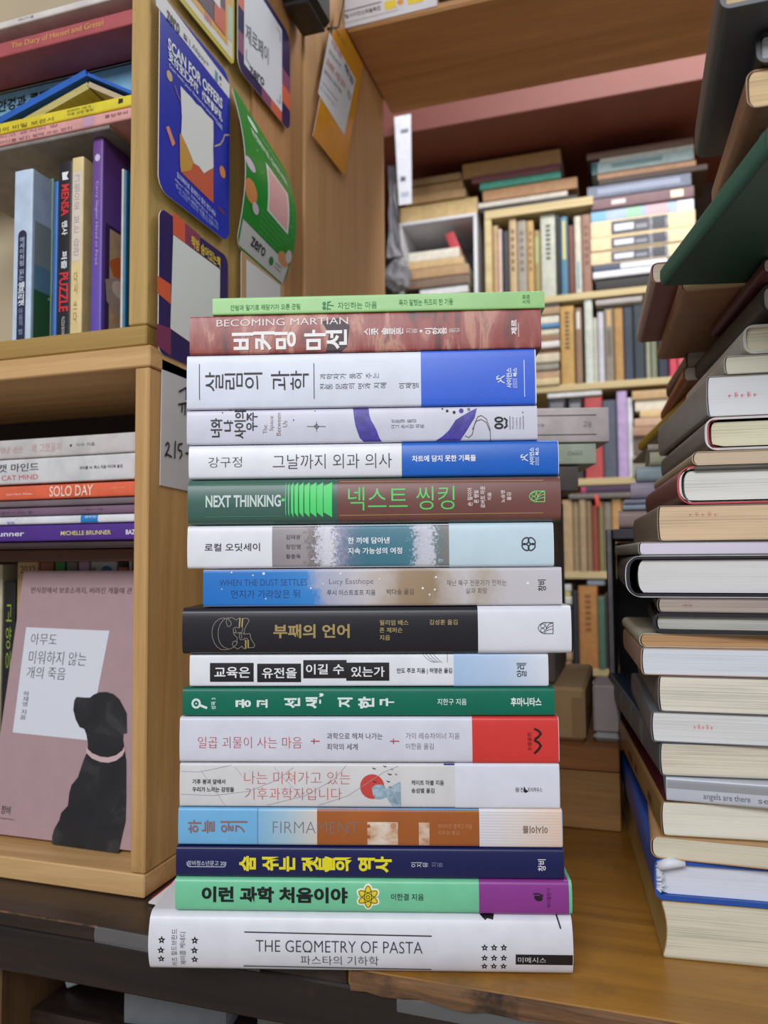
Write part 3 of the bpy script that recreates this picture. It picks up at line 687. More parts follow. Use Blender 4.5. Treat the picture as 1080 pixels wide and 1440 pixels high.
# 16 mint with purple band
b = Spine(15, 247, 804, (122, 208, 164), 'mint green book with a purple band, second from the bottom of the centre stack', off=.002, r=.0022, bulge=.0012)
b.text('이런 과학 처음이야', 284.5, 1246, 489, 1268, (18, 24, 24), .04)
YL = (238, 214, 40)
for k in range(3): b.cur.disc(*b.uv(517.8, 1260), 18*b.px(), 8.6*b.px(), ink((236, 240, 214)), 1, 24, math.radians(90+60*k))
for k in range(3): b.cur.disc(*b.uv(517.8, 1260), 15.5*b.px(), 6*b.px(), ink(YL), 2, 24, math.radians(90+60*k))
for k in range(3): b.ring(517.8, 1260, 14.5, 5, .9, (60, 52, 20), 3, math.radians(90+60*k))
b.disc(517.8, 1260, 2.6, (60, 52, 20)); b.disc(517.8, 1260, 1.6, YL, 4)
b.text('이한결 지음', 549.8, 1255.3, 595.7, 1264.6, (30, 50, 44), .006)
b.band(673.5, 799.5, (146, 58, 148)); b.line([(750, 1255.5), (756, 1255), (763, 1258)], 1.8, (26, 12, 30)); b.poly([(751.5, 1257.5), (761.5, 1258.5), (762.5, 1262), (760.5, 1265.5), (753.5, 1265), (750.5, 1261)], (26, 12, 30)); b.text('바다출판사', 768, 1247.5, 774, 1274.5, (70, 24, 76), -.004, 'c')
b.done('purple paper band')
# 17 the wide white book
b = Spine(16, 212, 804, (228, 228, 237), 'widest white book with black stars, at the bottom of the centre stack', 'hardcover_book', off=.0015, r=.0035, bulge=.0045, t=.0012, W=.165)
for x, y in ((230.8, 1316.4), (229.7, 1330.8), (229.4, 1344), (277, 1317), (276.4, 1331), (276, 1345)): b.star(x, y, 5.6, BLK, (228, 228, 237))
for x in (680.6, 693.7, 707.2):
    for y in (1327, 1342, 1355.3): b.star(x, y, 5.2, BLK, (238, 238, 246))
b.text('카즈 힐드브란드', 244, 1302, 252, 1355.5, (70, 68, 74), -.006, 'c'); b.text('제이콥 케네디', 256, 1306, 264, 1353.5, (70, 68, 74), -.006, 'c')
b.line([(346, 1306), (606.5, 1311.5)], 1.5, (40, 38, 44)); b.line([(344, 1355.6), (605.8, 1361)], 1.5, (40, 38, 44))
b.text('THE GEOMETRY OF PASTA', 362, 1317.6, 594, 1334, (52, 50, 58), -.012); b.text('파스타의 기하학', 424, 1339, 532.6, 1353.6, (76, 74, 82), -.008)
b.line([(429.5, 1332.6), (439, 1332.9)], 1.2, (52, 50, 58))
b.rect(724, 1337, 803.5, 1352.5, (30, 28, 32), 2); b.text('미메시스', 727, 1340.5, 766, 1349, (220, 220, 226), 0, 'h', 4)
b.line([(783, 1288.5), (787, 1302)], 2.2, (30, 28, 32)); b.poly([(674, 1286.6), (695, 1287), (693, 1292), (685, 1290.5), (682, 1292.5)], (20, 18, 22))
b.done()

# ------------------------------------------------------------------ the room
fl = MB(); fl.box(-3, 3, -2.5, 3.2, -1.3, -1.25, wood('floor_boards', (206, 192, 172), (180, 164, 142), 'y', .4)); struct(fl.build('floor'))
wl = MB(); wl.box(-3, 3, 2.45, 2.5, -1.25, 1.7, card((168, 156, 138), .8, .03, 8)); struct(wl.build('wall_back'))

# ------------------------------------------------------------------ far bookcase
YB = 1.95
PALE = wood('pale_shelf_pine', (214, 196, 150), (186, 164, 116), 'x', .5)
def zB(px, py): return onY(px, py, YB).z
SHZ = [zB(850, 408), zB(790, 541), zB(850, 672), zB(820, 804), zB(812, 940), zB(800, 1010)]      # tops of the shelves seen from above down
bc = empty('bookcase', 'tall pale pine bookcase crammed with old books behind the counter', 'bookcase', loc=(0, 2.1, -1.25))
def part(mb, name, root):
    o = mb.build(name); o.parent = root; o.matrix_parent_inverse = root.matrix_world.inverted(); return o
zc = onY(700, 164, 1.78).z
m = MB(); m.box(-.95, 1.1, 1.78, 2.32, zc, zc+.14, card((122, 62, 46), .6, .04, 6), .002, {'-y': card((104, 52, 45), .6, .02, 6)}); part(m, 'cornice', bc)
m = MB(); m.box(-.95, 1.1, 2.3, 2.32, -1.25, zc, card((60, 36, 26), .7, .05, 6)); part(m, 'back_panel', bc)
for z in SHZ:
    m = MB(); m.box(-.93, 1.08, YB, 2.3, z-.017, z, PALE, .001); part(m, 'shelf', bc)
for x in (-.95, 1.08):
    m = MB(); m.box(x, x+.02, YB, 2.3, -1.25, zc, PALE, .001); part(m, 'side_board', bc)

CR0, CR1 = onY(683, 350, YB).x, onY(836, 350, YB).x
cr = empty('crate', 'open pale pine crate of upright books in the far bookcase', 'crate', loc=((CR0+CR1)/2, YB+.1, SHZ[0]))
zt = zB(730, 293)
m = MB(); m.box(CR0, CR1+.0, YB-.012, YB+.22, zt-.022, zt, PALE, .001); part(m, 'top_board', cr)
m = MB(); m.box(CR0, CR0+.017, YB-.012, YB+.22, SHZ[0]+.001, zt-.0225, PALE, .001); part(m, 'side_board', cr)
m = MB(); m.box(CR0+.018, CR1, YB+.2, YB+.22, SHZ[0]+.001, zt-.0225, card((70, 46, 30), .7)); part(m, 'back_board', cr)

def dashes(col, a0=.3, a1=.7, b0=.35, b1=.9, n=6):
    def f(p, w, h):
        for k in range(n):
            y = b0+(b1-b0)*k/n; p.rect(w*a0, w*a1, h*y, h*(y+(b1-b0)/n*.6), ink(col), 1, 1, 3)
    return f
def block(*bl):
    def f(p, w, h):
        for a0, a1, b0, b1, c in bl: p.rect(w*a0, w*a1, h*b0, h*b1, ink(c), 1, 1, 4)
    return f
def row(rows, zbase, Y, where, grp, W=.13, step=-.0004):
    for i, (x0, x1, yt, c, nm, *mk) in enumerate(rows):
        ym = yt+60; P0, P1 = onY(x0, ym, Y), onY(x1, ym, Y); zt_ = onY((x0+x1)/2, yt, Y).z
        M, L, T = upright(P0.x+.0004, P1.x-.0004, Y+random.uniform(0, .008), zbase+.0003, zt_)
        book('%s book standing %s from the left %s' % (nm, ORD[i], where), M, L, W, T, c, standing=True, r=min(.003, T*.3), bulge=.001, group=grp, marks=mk[0] if mk else None, rough=.5)
def pile(items, xm, ytop, Y, where, grp, zbase=None, W=.15, zoff=0):
    """items from the top down: (x0, x1, y of the lower edge, colour, words, marks)"""
    z1 = onY(xm, ytop, Y).z; n = len(items)
    for s_ in SHZ:
        if s_-.03 < z1 and z1 > s_-.0178 > z1-.04: z1 = s_-.0178
    for i, (x0, x1, yb, c, nm, *mk) in enumerate(items):
        z0 = onY(xm, yb, Y).z if not (zbase is not None and i == n-1) else zbase
        ym = yb-6; X0, X1 = onY(x0, ym, Y).x, onY(x1, ym, Y).x
        M, L, T = lying(X0, X1, Y+random.uniform(-.006, .006), z0+.0003, z1-.0002)
        book('%s book lying %s' % (nm, (ORD[i]+' from top '+where) if n > 1 else where), M, L, W, T, c, r=min(.002, T*.3), bulge=.0006, group=grp, marks=mk[0] if mk else None, rough=.5,
             page=mk[1] if len(mk) > 1 else (214, 204, 180))
        z1 = z0
TAN, CREAM = (186, 158, 120), (222, 204, 164)
row([(693, 701, 317, (178, 150, 112), 'tan'), (701, 706, 322, (214, 190, 184), 'thin pinkish white'), (706, 716, 324, (44, 46, 54), 'black'), (716, 727, 307, (190, 164, 126), 'pale tan', dashes((120, 90, 60))),
     (727, 741, 309, (156, 148, 136), 'worn grey', dashes((110, 102, 94))), (741, 751, 310, (190, 154, 98), 'ochre', dashes((130, 96, 52))), (751, 760, 324, (150, 134, 84), 'olive and brown', block((.05, .95, .5, .9, (164, 176, 128)))),
     (760, 782, 301, (190, 194, 180), 'thick grey green', dashes((60, 62, 60), .35, .65, .45, .9, 8)), (782, 788, 302, (26, 26, 32), 'thin black'), (788, 799, 304, (74, 122, 150), 'yellow and blue', block((.05, .95, .45, .95, (206, 196, 110)))),
     (799, 808, 317, (110, 62, 50), 'red brown'), (808, 818, 304, (206, 202, 186), 'cream and light blue', block((.05, .95, .05, .4, (116, 158, 176)))), (818, 832, 301, (150, 112, 94), 'rosy brown', dashes((110, 76, 64)))],
    SHZ[0], YB, 'inside the pine crate', 'books standing in the pine crate')
pile([(650, 788, 239, (140, 100, 50), 'yellow brown'), (664, 787, 250, (112, 58, 62), 'maroon plastic-covered'), (675, 789, 260, (70, 164, 142), 'teal'), (679, 812, 276, (196, 148, 104), 'orange tan'), (672, 798, 284, (226, 220, 208), 'thin white'), (676, 812, 293, (30, 26, 28), 'black')],
     730, 217, YB, 'on the pine crate', 'books lying on the pine crate', zt)
# white open box with a jumble of books
BX0, BX1 = onY(561, 350, YB).x, onY(671, 350, YB).x
wb = empty('box', 'white open-fronted box holding a jumble of books in the far bookcase', 'box', loc=(BX0, YB, SHZ[0]))
zwt = zB(610, 307); wm = card((222, 224, 232), .5, .02)
m = MB(); m.box(BX0, BX1, YB, YB+.24, zwt-.009, zwt, wm, .001); part(m, 'top_panel', wb)
for a in (BX0, BX1-.009):
    m = MB(); m.box(a, a+.009, YB, YB+.24, SHZ[0]+.001, zwt-.0095, wm, .001); part(m, 'side_panel', wb)
m = MB(); m.box(BX0+.01, BX1-.01, YB+.22, YB+.23, SHZ[0]+.001, zwt-.0095, card((96, 92, 92), .7)); part(m, 'back_panel', wb)
pile([(579, 648, 258, (150, 118, 78), 'brown'), (578, 650, 272, (178, 142, 94), 'tan'), (570, 655, 284, (186, 150, 104), 'worn tan'), (562, 671, 307, (216, 186, 132), 'thick cream')], 610, 248, YB, 'on the white open box', 'books lying on the white box', zwt)
pile([(575, 646, 366, (228, 222, 208), 'white'), (571, 652, 377, (208, 176, 128), 'cream tan'), (572, 659, 391, (186, 150, 112), 'tan'), (572, 659, 404, (130, 108, 92), 'grey brown'), (590, 658, 416, (226, 226, 232), 'bright white'), (572, 658, 430, (120, 92, 70), 'brown')],
     610, 352, YB+.006, 'inside the white open box', 'books lying in the white box', SHZ[0])
M, L, T = upright(onY(632, 335, YB).x, onY(645, 335, YB).x, YB+.03, onY(610, 352, YB).z+.004, zB(628, 317), -.36)
book('small bright red book leaning inside the white open box', M, L, .1, T, (190, 66, 76), standing=True, r=.002)
pile([(825, 976, 214, (104, 78, 64), 'brown'), (843, 976, 219, (210, 206, 196), 'thin off-white'), (832, 976, 236, (176, 200, 200), 'pale teal', block((.0, .06, .02, .98, (50, 110, 120)), (.2, .7, .3, .7, (120, 150, 152)))), (840, 979, 245, (206, 158, 122), 'orange tan'),
      (842, 995, 254, (70, 50, 42), 'dark brown'), (826, 972, 272, (112, 122, 144), 'blue grey film-wrapped', block((.1, .9, .3, .75, (150, 160, 186)))), (832, 976, 288, (120, 88, 96), 'mauve', block((.2, .34, .3, .7, (214, 206, 206)), (.78, .9, .2, .8, (240, 236, 200)))),
      (831, 976, 304, (170, 190, 214), 'pastel striped', block((.0, .15, .02, .98, (120, 176, 206)), (.35, .5, .02, .98, (150, 200, 170)), (.55, .75, .02, .98, (214, 170, 180)), (.85, 1, .02, .98, (236, 236, 246)))),
      ] + [(831, 978, yb, (232, 208, 168), 'cream slipcased', block((.2, .75, .1, .9, (66, 68, 78)), (.23, .42, .3, .7, (214, 216, 226)), (.57, .6, .1, .9, (216, 220, 230)), (.72, .75, .1, .9, (216, 220, 230)), (.44, .55, .3, .55, (140, 142, 154)))) for yb in (328, 347, 366)] +
     [(834, 975, 376, (70, 78, 104), 'dark blue and white', block((.28, .75, .1, .9, (214, 218, 232)))), (834, 975, 386, (226, 228, 234), 'white'), (838, 970, 402, (34, 30, 34), 'black')],  # lowest book is added, its black paints the dark gap over the shelf
     900, 204, YB, 'in the tall pile beside the crate', 'books in the tall pile in the far bookcase', SHZ[0])
pile([(690, 786, 432, (60, 56, 56), 'dark grey'), (690, 787, 443, (176, 146, 110), 'tan'), (690, 786, 455, (226, 220, 206), 'white'), (690, 787, 461, (80, 136, 188), 'thin blue'), (690, 786, 470, (222, 214, 192), 'cream'), (690, 787, 480, (150, 116, 86), 'brown'), (690, 787, 489, (232, 226, 226), 'bright white'),
      (690, 786, 497, (140, 100, 78), 'red brown'), (690, 787, 510, (218, 206, 180), 'pale cream'), (690, 786, 520, (158, 152, 140), 'grey'), (690, 787, 532, (190, 156, 126), 'pinkish tan'), (690, 787, 541, (216, 196, 152), 'yellow cream')],
     775, 420, YB, 'on the second shelf', 'books lying on the second shelf', SHZ[1])
row([(788, 808, 430, (198, 158, 92), 'thick ochre', dashes((96, 70, 40), .35, .65, .45, .95, 9)), (809, 819, 433, (150, 120, 96), 'brown and white', block((.1, .9, .72, .95, (226, 222, 220)))), (822, 834, 420, (206, 214, 206), 'tall pale green white'), (834, 841, 446, (196, 196, 184), 'low pale grey'),
     (841, 850, 438, (206, 204, 216), 'lilac white'), (850, 864, 433, (140, 132, 118), 'olive grey', block((.05, .95, .76, .98, (208, 170, 112)), (.3, .7, .35, .7, (110, 104, 94)))), (864, 877, 433, (186, 144, 86), 'ochre brown'), (877, 891, 431, (58, 66, 84), 'navy grey'), (891, 907, 428, (48, 60, 70), 'dark slate'),
     (908, 915, 440, (160, 162, 140), 'thin sage'), (915, 924, 436, (132, 138, 112), 'moss green'), (925, 940, 440, (44, 48, 66), 'dark navy'), (941, 953, 446, (206, 70, 92), 'pink red'), (953, 966, 444, (214, 96, 110), 'rose')],
    SHZ[1], YB, 'on the far second shelf', 'books standing on the second shelf')
pile([(842, 905, 420, (180, 140, 100), 'tan'), (838, 903, 428, (176, 170, 168), 'grey white')], 870, 412, YB+.01, 'across upright books on the second shelf', 'books lying across upright books', W=.1)
row([(770, 797, 560, (40, 38, 46), 'black', block((.15, .85, .6, .95, (112, 112, 120)))), (799, 820, 561, (48, 46, 52), 'dark grey', block((.15, .85, .6, .95, (130, 130, 136)))), (822, 848, 558, (186, 72, 72), 'red'), (848, 868, 562, (82, 90, 106), 'slate blue'), (868, 883, 550, (190, 164, 210), 'lilac'), (883, 891, 559, (224, 226, 232), 'thin white')],
    SHZ[2], YB, 'on the far third shelf', 'books standing on the third shelf')
pile([(770, 846, 558, (226, 226, 226), 'thin white')], 805, 549, YB+.002, 'across black and red books on the third shelf', 'books lying across upright books', W=.1)
pile([(889, 950, 562, (198, 164, 118), 'tan'), (893, 950, 578, (232, 222, 200), 'white'), (900, 950, 588, (222, 190, 138), 'cream'), (892, 950, 600, (206, 168, 142), 'pinkish'), (890, 950, 613, (176, 136, 108), 'brown'), (890, 950, 640, (110, 92, 80), 'thick dark brown'), (890, 950, 670, (150, 140, 126), 'thick grey')],
     915, 549, YB, 'on the third shelf', 'books lying on the third shelf', SHZ[2])
row([(781, 791, 722, (158, 154, 150), 'grey'), (791, 806, 703, (190, 160, 120), 'tan'), (806, 815, 705, (162, 140, 108), 'dull tan'), (815, 825, 703, (176, 150, 118), 'faded brown'), (825, 833, 704, (150, 122, 92), 'brown'), (833, 842, 711, (150, 70, 52), 'red brown'), (842, 850, 705, (136, 128, 88), 'olive'), (850, 861, 706, (140, 130, 116), 'grey brown'), (861, 876, 702, (196, 150, 92), 'ochre'), (876, 892, 704, (130, 110, 90), 'dark tan')],
    SHZ[3], YB, 'on the far fourth shelf', 'old books standing on the fourth shelf')
pile([(817, 887, 693, (70, 44, 74), 'dark purple', block((.0, .1, .1, .9, (186, 60, 100)))), (800, 887, 701, (120, 110, 104), 'grey')], 850, 683, YB, 'across old books on the fourth shelf', 'books lying across upright books', W=.11)
m = MB(); a = onY(838, 696, YB-.008); bpt = onY(841, 713, YB-.008)
m.grid([[a+Vector((-.004, 0, 0)), a+Vector((.004, 0, 0))], [(a+bpt)/2+Vector((-.003, -.003, 0)), (a+bpt)/2+Vector((.006, -.003, 0))], [bpt+Vector((-.005, 0, 0)), bpt+Vector((.005, 0, 0))]], ink((226, 74, 62)))
tag(m.build('ribbon'), 'red ribbon bookmark hanging below the dark purple book in the far bookcase', 'ribbon')
pile([(760, 803, 832, (206, 206, 210), 'pale grey'), (760, 802, 839, (196, 186, 110), 'thin yellow'), (760, 804, 850, (214, 216, 206), 'white'), (760, 802, 880, (90, 84, 80), 'thick dark grey'), (760, 803, 914, (70, 62, 58), 'thick brown black'), (760, 805, 928, (196, 160, 124), 'tan'), (760, 804, 941, (184, 146, 108), 'brown tan')],
     785, 822, YB, 'on the fifth shelf', 'books lying on the fifth shelf', SHZ[4])
row([(805, 814, 832, (44, 50, 60), 'dark blue grey'), (814, 841, 824, (190, 132, 76), 'big orange brown', dashes((130, 84, 44), .35, .65, .45, .92, 7)), (841, 852, 840, (84, 116, 98), 'dull green'), (852, 868, 836, (70, 60, 60), 'dark brown')],
    SHZ[4], YB, 'on the far fifth shelf', 'books standing on the fifth shelf')
pile([(826, 850, 823, (186, 200, 222), 'pale blue')], 838, 815, YB+.02, 'on the big orange brown book', 'books lying across upright books', W=.1)
pile([(765, 838, 972, (196, 208, 220), 'pale blue white'), (765, 838, 990, (150, 140, 130), 'grey'), (765, 838, 1010, (90, 80, 76), 'dark')], 800, 958, YB, 'on the sixth shelf', 'books lying on the sixth shelf', SHZ[5])
# papers beside the far bookcase
m = MB(); A, B_ = onY(560, 180, 1.76), onY(579, 286, 1.76)
m.sheet([(A.x, 1.76, B_.z), (B_.x, 1.76, B_.z), (B_.x, 1.76, A.z+.03), (A.x-.01, 1.76, A.z+.03)], .001, card((214, 216, 228), .4, .03))
pr = Print(m, lambda u, v, l: (A.x+(B_.x-A.x)*u, 1.76-l, B_.z+(A.z-B_.z)*v), .0006)
pr.rect(.2, .8, .92, .97, ink((120, 120, 140)), 1, 1, 1); pr.rect(.15, .55, .3, .36, ink((90, 92, 104)), 1, 1, 1); pr.rect(.2, .8, .1, .16, ink((170, 176, 196)), 1, 1, 1)
tag(m.build('notice_sheet'), 'white sheet hanging from the pink cornice of the far bookcase', 'paper')
GP = mottle('grey_plastic', [(.3, (96, 94, 100)), (.6, (140, 138, 146)), (.8, (184, 182, 190))], 40, (1, 1, .4), 5, .25)
m = MB(); random.seed(11)
zs_ = [onY(553, y, 1.9).z for y in (232, 252, 275, 300, 325, 345, 362)]; xw = [(546, 556), (547, 558), (548, 557), (547, 559), (546, 560), (545, 562), (544, 566)]
def skin(k, back): return [(onY(a+(b-a)*t, 300, 1.9).x, 1.9+(.012 if back else 0)+random.uniform(-.006, .006)*(0 if back else 1), z) for (a, b), z in [(xw[k], zs_[k])] for t in (0, .3, .6, 1)]
fr = [skin(k, 0) for k in range(7)]; m.grid(fr, GP, False); m.grid([skin(k, 1) for k in range(7)], GP, False)
c0 = onY(560, 388, 1.9); c0.y = 1.9
rows = []
for a in range(9):
    th_ = math.pi*a/8; rr = []
    for b_ in range(14):
        ph = 2*math.pi*b_/14; q = 1+random.uniform(-.28, .22) if 0 < b_ else None
        q = 1+random.uniform(-.3, .2); rr.append((max(-.99, c0.x+.034*q*math.sin(th_)*math.cos(ph)), min(1.945, 1.90+.028*q*math.sin(th_)*math.sin(ph)), max(SHZ[0]+.001, c0.z+.044*math.cos(th_)*(1+random.uniform(-.1, .1)))))
    rows.append(rr+[rr[0]])
m.grid(rows, GP, False)
tag(m.build('plastic_bag'), 'crumpled grey plastic bag hanging left of the white open box', 'bag')

# ------------------------------------------------------------------ counter
DKW = wood('dark_varnished_board', (56, 42, 37), (32, 24, 22), 'x', .36, 1, ((80, 66, 56), 9, .54, .76))
OCH = wood('lit_ochre_varnished_board', (176, 124, 48), (136, 92, 34), 'x', .36, .8, ((96, 72, 40), 14, .55, .8))  # ochre varnish, its paler tone partly light painted into this half
RAW = wood('raw_edge_wood', (146, 106, 68), (84, 58, 40), 'x', .7, 2, ((40, 30, 26), 24, .5, .66))
ct = empty('counter', 'old wooden counter, dark brown at left and ochre at right, under the centre stack', 'counter', loc=(-.1, .75, -1.25))
YE = .4405; SEAM = -.165
m = MB(); m.box(-1.0, SEAM, YE, 1.15, TABLE_Z-.0105, TABLE_Z, DKW, .0012); part(m, 'top_board', ct)
m = MB(); m.box(SEAM+.0004, .62, YE-.001, 1.15, TABLE_Z-.0105, TABLE_Z-.0001, OCH, .0012); part(m, 'top_board', ct)['label'] = 'ochre right half of the counter top'
m = MB(); random.seed(3)
n = 60
up_ = [[(SEAM+.003+(.60)*i/n, YE-.0042-random.uniform(0, .0022), TABLE_Z-.0008-random.uniform(0, .001)), (SEAM+.003+.60*i/n, YE-.0012, TABLE_Z-.0004)] for i in range(n+1)]
m.grid([[q[1] for q in up_], [q[0] for q in up_], [(q[0][0], q[0][1]+.001, TABLE_Z-.009-random.uniform(0, .003)) for q in up_], [(q[0][0], YE-.0008, TABLE_Z-.010-random.uniform(0, .003)) for q in up_]], RAW, False)
part(m, 'worn_edge', ct)['label'] = 'worn pale edge of the ochre board'
m = MB(); m.box(-1.0, onY(137, 1302, YE).x, YE-.0006, YE+.0006, TABLE_Z-.0012, TABLE_Z+.0001, RAW, .0002); part(m, 'worn_edge', ct)['label'] = 'thin pale wear line on the dark board'
ZF = onY(0, 1363, .4423).z
m = MB(); m.box(-1.0, .62, YE+.0005, YE+.02, ZF, TABLE_Z-.011, wood('dark_front_board', (44, 33, 30), (26, 20, 19), 'x', .36, 1, ((62, 50, 44), 9, .56, .78)), .0015); part(m, 'front_board', ct)
m = MB(); m.box(-1.0, .62, 1.13, 1.15, -1.25, TABLE_Z-.0225, DKW); part(m, 'back_board', ct)
PINE = wood('shaded_brown_upright', (120, 88, 56), (88, 62, 40), 'z', .5)  # pine darkened: shadow under the counter is put into its colour
for x in (-.5, .6):
    m = MB(); a = onY(1, 1400, YE+.03).x if x < 0 else x
    m.box(a-.03, a, YE+.03, 1.12, -1.25, TABLE_Z-.0225, PINE, .001); part(m, 'side_board', ct)
LOWZ = -.345
m = MB(); m.box(onY(1, 1400, YE+.03).x+.001, .569, YE+.06, 1.12, LOWZ-.02, LOWZ, DKW); part(m, 'lower_shelf', ct)
tp = film('clear_tape'); m = MB()
def tape(pts, h):
    m.grid([[(x, YE-.0022, z+h) for x, z in pts], [(x, YE-.0034, z) for x, z in pts], [(x, YE-.0026, z-h) for x, z in pts]], tp)
a = onY(137, 1302, YE); tape([(a.x, TABLE_Z-.004), (a.x+.03, TABLE_Z-.0045), (a.x+.06, TABLE_Z-.005), (a.x+.12, TABLE_Z-.005)], .005)
a = onY(560, 1400, YE); tape([(a.x, TABLE_Z-.014), (a.x+.05, TABLE_Z-.0145), (a.x+.1, TABLE_Z-.0135), (a.x+.16, TABLE_Z-.0145), (a.x+.24, TABLE_Z-.014)], .005)
part(m, 'clear_tape', ct)

# things in the dark space under the counter
def low(x0, x1, y0, y1, Y, c, label, W=.2, rot=0.0, marks=None, page=(200, 204, 210)):
    P0, P1 = onY(x0, (y0+y1)/2, Y), onY(x1, (y0+y1)/2, Y); z1, z0 = onY((x0+x1)/2, y0, Y).z, onY((x0+x1)/2, y1, Y).z
    M = frame((P0.x, Y, z0), (math.cos(rot), math.sin(rot), 0), (-math.sin(rot), math.cos(rot), 0), (0, 0, 1))
    return book(label, M, (P1.x-P0.x), W, z1-z0, c, page=page, marks=marks, r=.002, group='books under the counter')
zA = LOWZ
Yl = .505
def lowz(x0, x1, Y, z0, z1, c, label, rot=0.0, W=.2, marks=None):
    M = frame((x0, Y, z0), (math.cos(rot), math.sin(rot), 0), (-math.sin(rot), math.cos(rot), 0), (0, 0, 1))
    book(label, M, x1-x0, W, z1-z0, c, marks=marks, r=.0015, group='books under the counter', page=(190, 192, 196))
xa, xb = onY(175, 1420, Yl).x, onY(310, 1430, Yl).x
lowz(xa, xb, Yl, LOWZ+.0003, -.318, (112, 116, 122), 'pale grey book under the bluish magazine below the counter', .12)
lowz(xa-.012, xb-.004, Yl-.006, -.3177, -.3045, (92, 118, 148), 'bluish magazine on the pile under the counter front', .14)
lowz(xa+.03, xb+.06, Yl+.004, -.3042, -.2965, (120, 52, 48), 'thin dark red book just under the counter front', .1)
xc = onY(330, 1430, Yl).x
lowz(xc+.012, xc+.30, Yl+.012, LOWZ+.0003, -.3048, (116, 112, 110), 'thick grey book carrying the newspaper under the counter', 0)
m = MB(); npm = card((168, 160, 154), .8, .04)
O = Vector((xc-.006, Yl-.012, -.296)); 
m.sheet([O+Vector((0, 0, -.0088)), O+Vector((.19, -.004, -.0088)), O+Vector((.19, 0, .0012)), O+Vector((0, .004, .0012))], .0012, npm)
m.box(O.x, O.x+.19, O.y+.004, O.y+.2, -.3046, -.2985, npm, .0006)
pr = Print(m, lambda u, v, l: tuple(O+Vector((u, -.004*u/.19+.004*v/.01-l-.0002, -.0088+v))))
pr.text('es Berlin/T', .028, .085, .0015, .0088, ink((30, 28, 28)), .03, 'u', 1)
tag(m.build('newspaper'), 'folded newspaper lying upside down under the counter front', 'newspaper')
q0 = onY(92, 1470, .53)
m = MB(); m.box(0, .045, 0, .10, 0, .006, card((44, 46, 52), .5), .001, {'-y': pages((196, 198, 202))})
tag(m.build('booklet', None, Matrix.Translation((q0.x, .53, LOWZ+.0008)) @ Matrix.Rotation(math.radians(-25), 4, 'Y')), 'dark booklet leaning left of the bluish magazine under the counter', 'booklet')

# two leaflets on the counter behind the widest white book
for k, (qd, c, lb) in enumerate((([(209, 1268), (252, 1276), (262, 1246), (250, 1236)], (232, 230, 234), 'white leaflet on the counter behind the bottom book'), ([(213, 1263), (240, 1262), (256, 1236), (249, 1234)], (170, 34, 44), 'red leaflet peeping out beside the lower cabinet'))):
    z = TABLE_Z+.0026-.0016*k; m = MB(); m.sheet([onZ(*p, z) for p in qd], .0012, card(c, .35, .02)); tag(m.build('leaflet'), lb, 'leaflet')

# wooden crate, cartons and black crate at the back of the counter
YC = .714; cx1 = onY(872, 1100, YC).x
CRW = wood('crate_pine', (196, 150, 94), (158, 116, 70), 'x', .55); CRW2 = wood('crate_top_wood', (184, 122, 68), (142, 92, 52), 'x', .5)
wc = empty('wooden_crate', 'brown wooden box standing at the back of the counter right of the centre stack', 'crate', loc=(cx1-.2, YC+.15, TABLE_Z))
ztc = onY(800, 1050, YC).z; zmid = onY(800, 1082, YC).z
m = MB(); m.box(cx1-.42, cx1, YC, YC+.30, zmid, ztc, CRW2, .001); part(m, 'lid', wc)
m = MB(); m.box(cx1-.42, cx1, YC+.0015, YC+.016, TABLE_Z+.0003, zmid-.0006, CRW, .001); part(m, 'front_board', wc)
m = MB(); m.box(cx1-.42, cx1, YC+.284, YC+.299, TABLE_Z+.0003, zmid-.0006, CRW, .001); part(m, 'back_board', wc)
for a in (cx1-.42, cx1-.015):
    m = MB(); m.box(a, a+.015, YC+.0165, YC+.2835, TABLE_Z+.0003, zmid-.0006, CRW, .001); part(m, 'side_board', wc)
KRAFT = card((204, 170, 124), .75, .05, 14)
k0, k1 = onY(640, 1000, .735).x, onY(823, 1000, .735).x; kz = onY(800, 967, .735).z
m = MB(); m.box(k0, k1, .735, .90, ztc+.0004, kz, KRAFT, .003); pr = Print(m, lambda u, v, l: (k0+(k1-k0)*u, .735-l, ztc+(kz-ztc)*v)); pr.rect(.9, .985, .08, .82, card((182, 148, 106), .75, .05, 14), 1, 1, 1)
tag(m.build('carton'), 'tan cardboard carton on the wooden box right of the centre stack', 'carton')
h1 = onY(778, 850, .745).x; hz = onY(800, 691, .745).z
m = MB(); m.box(h1-.17, h1, .745, .89, kz+.0005, hz, card((120, 112, 106), .7, .04, 14), .003); tag(m.build('carton'), 'tall grey carton hidden behind the centre stack', 'carton')
def near(x0, x1, y0, y1, Y, c, label, marks=None, zb=None, W=.14):
    X0, X1 = onY(x0, (y0+y1)/2, Y).x, onY(x1, (y0+y1)/2, Y).x; z1 = onY(x1-30, y0, Y).z; z0 = zb if zb is not None else onY(x1-30, y1, Y).z
    M = frame(Vector((X1, Y, z0+.0003))-EX*(X1-X0), EX, EN, EZ); L, T = X1-X0, z1-z0-.0005; book(label, M, L, W, T, c, marks=marks, r=.001, bulge=.0003, merged=False, group='books behind the centre stack'); return z0, z1
z0, z1 = near(620, 813, 655, 690, .745, (104, 96, 92), 'dark grey brown book below the pale green book behind the centre stack', zb=hz)
z0, z1 = near(610, 838, 624, 653, .745, (186, 198, 180), 'pale green book end behind the blue-banded book', zb=z1, marks=lambda p, w, h: p.text('인연하다', w*.83, w*.92, h*.4, h*.62, ink((90, 100, 90)), 0, 'u'))
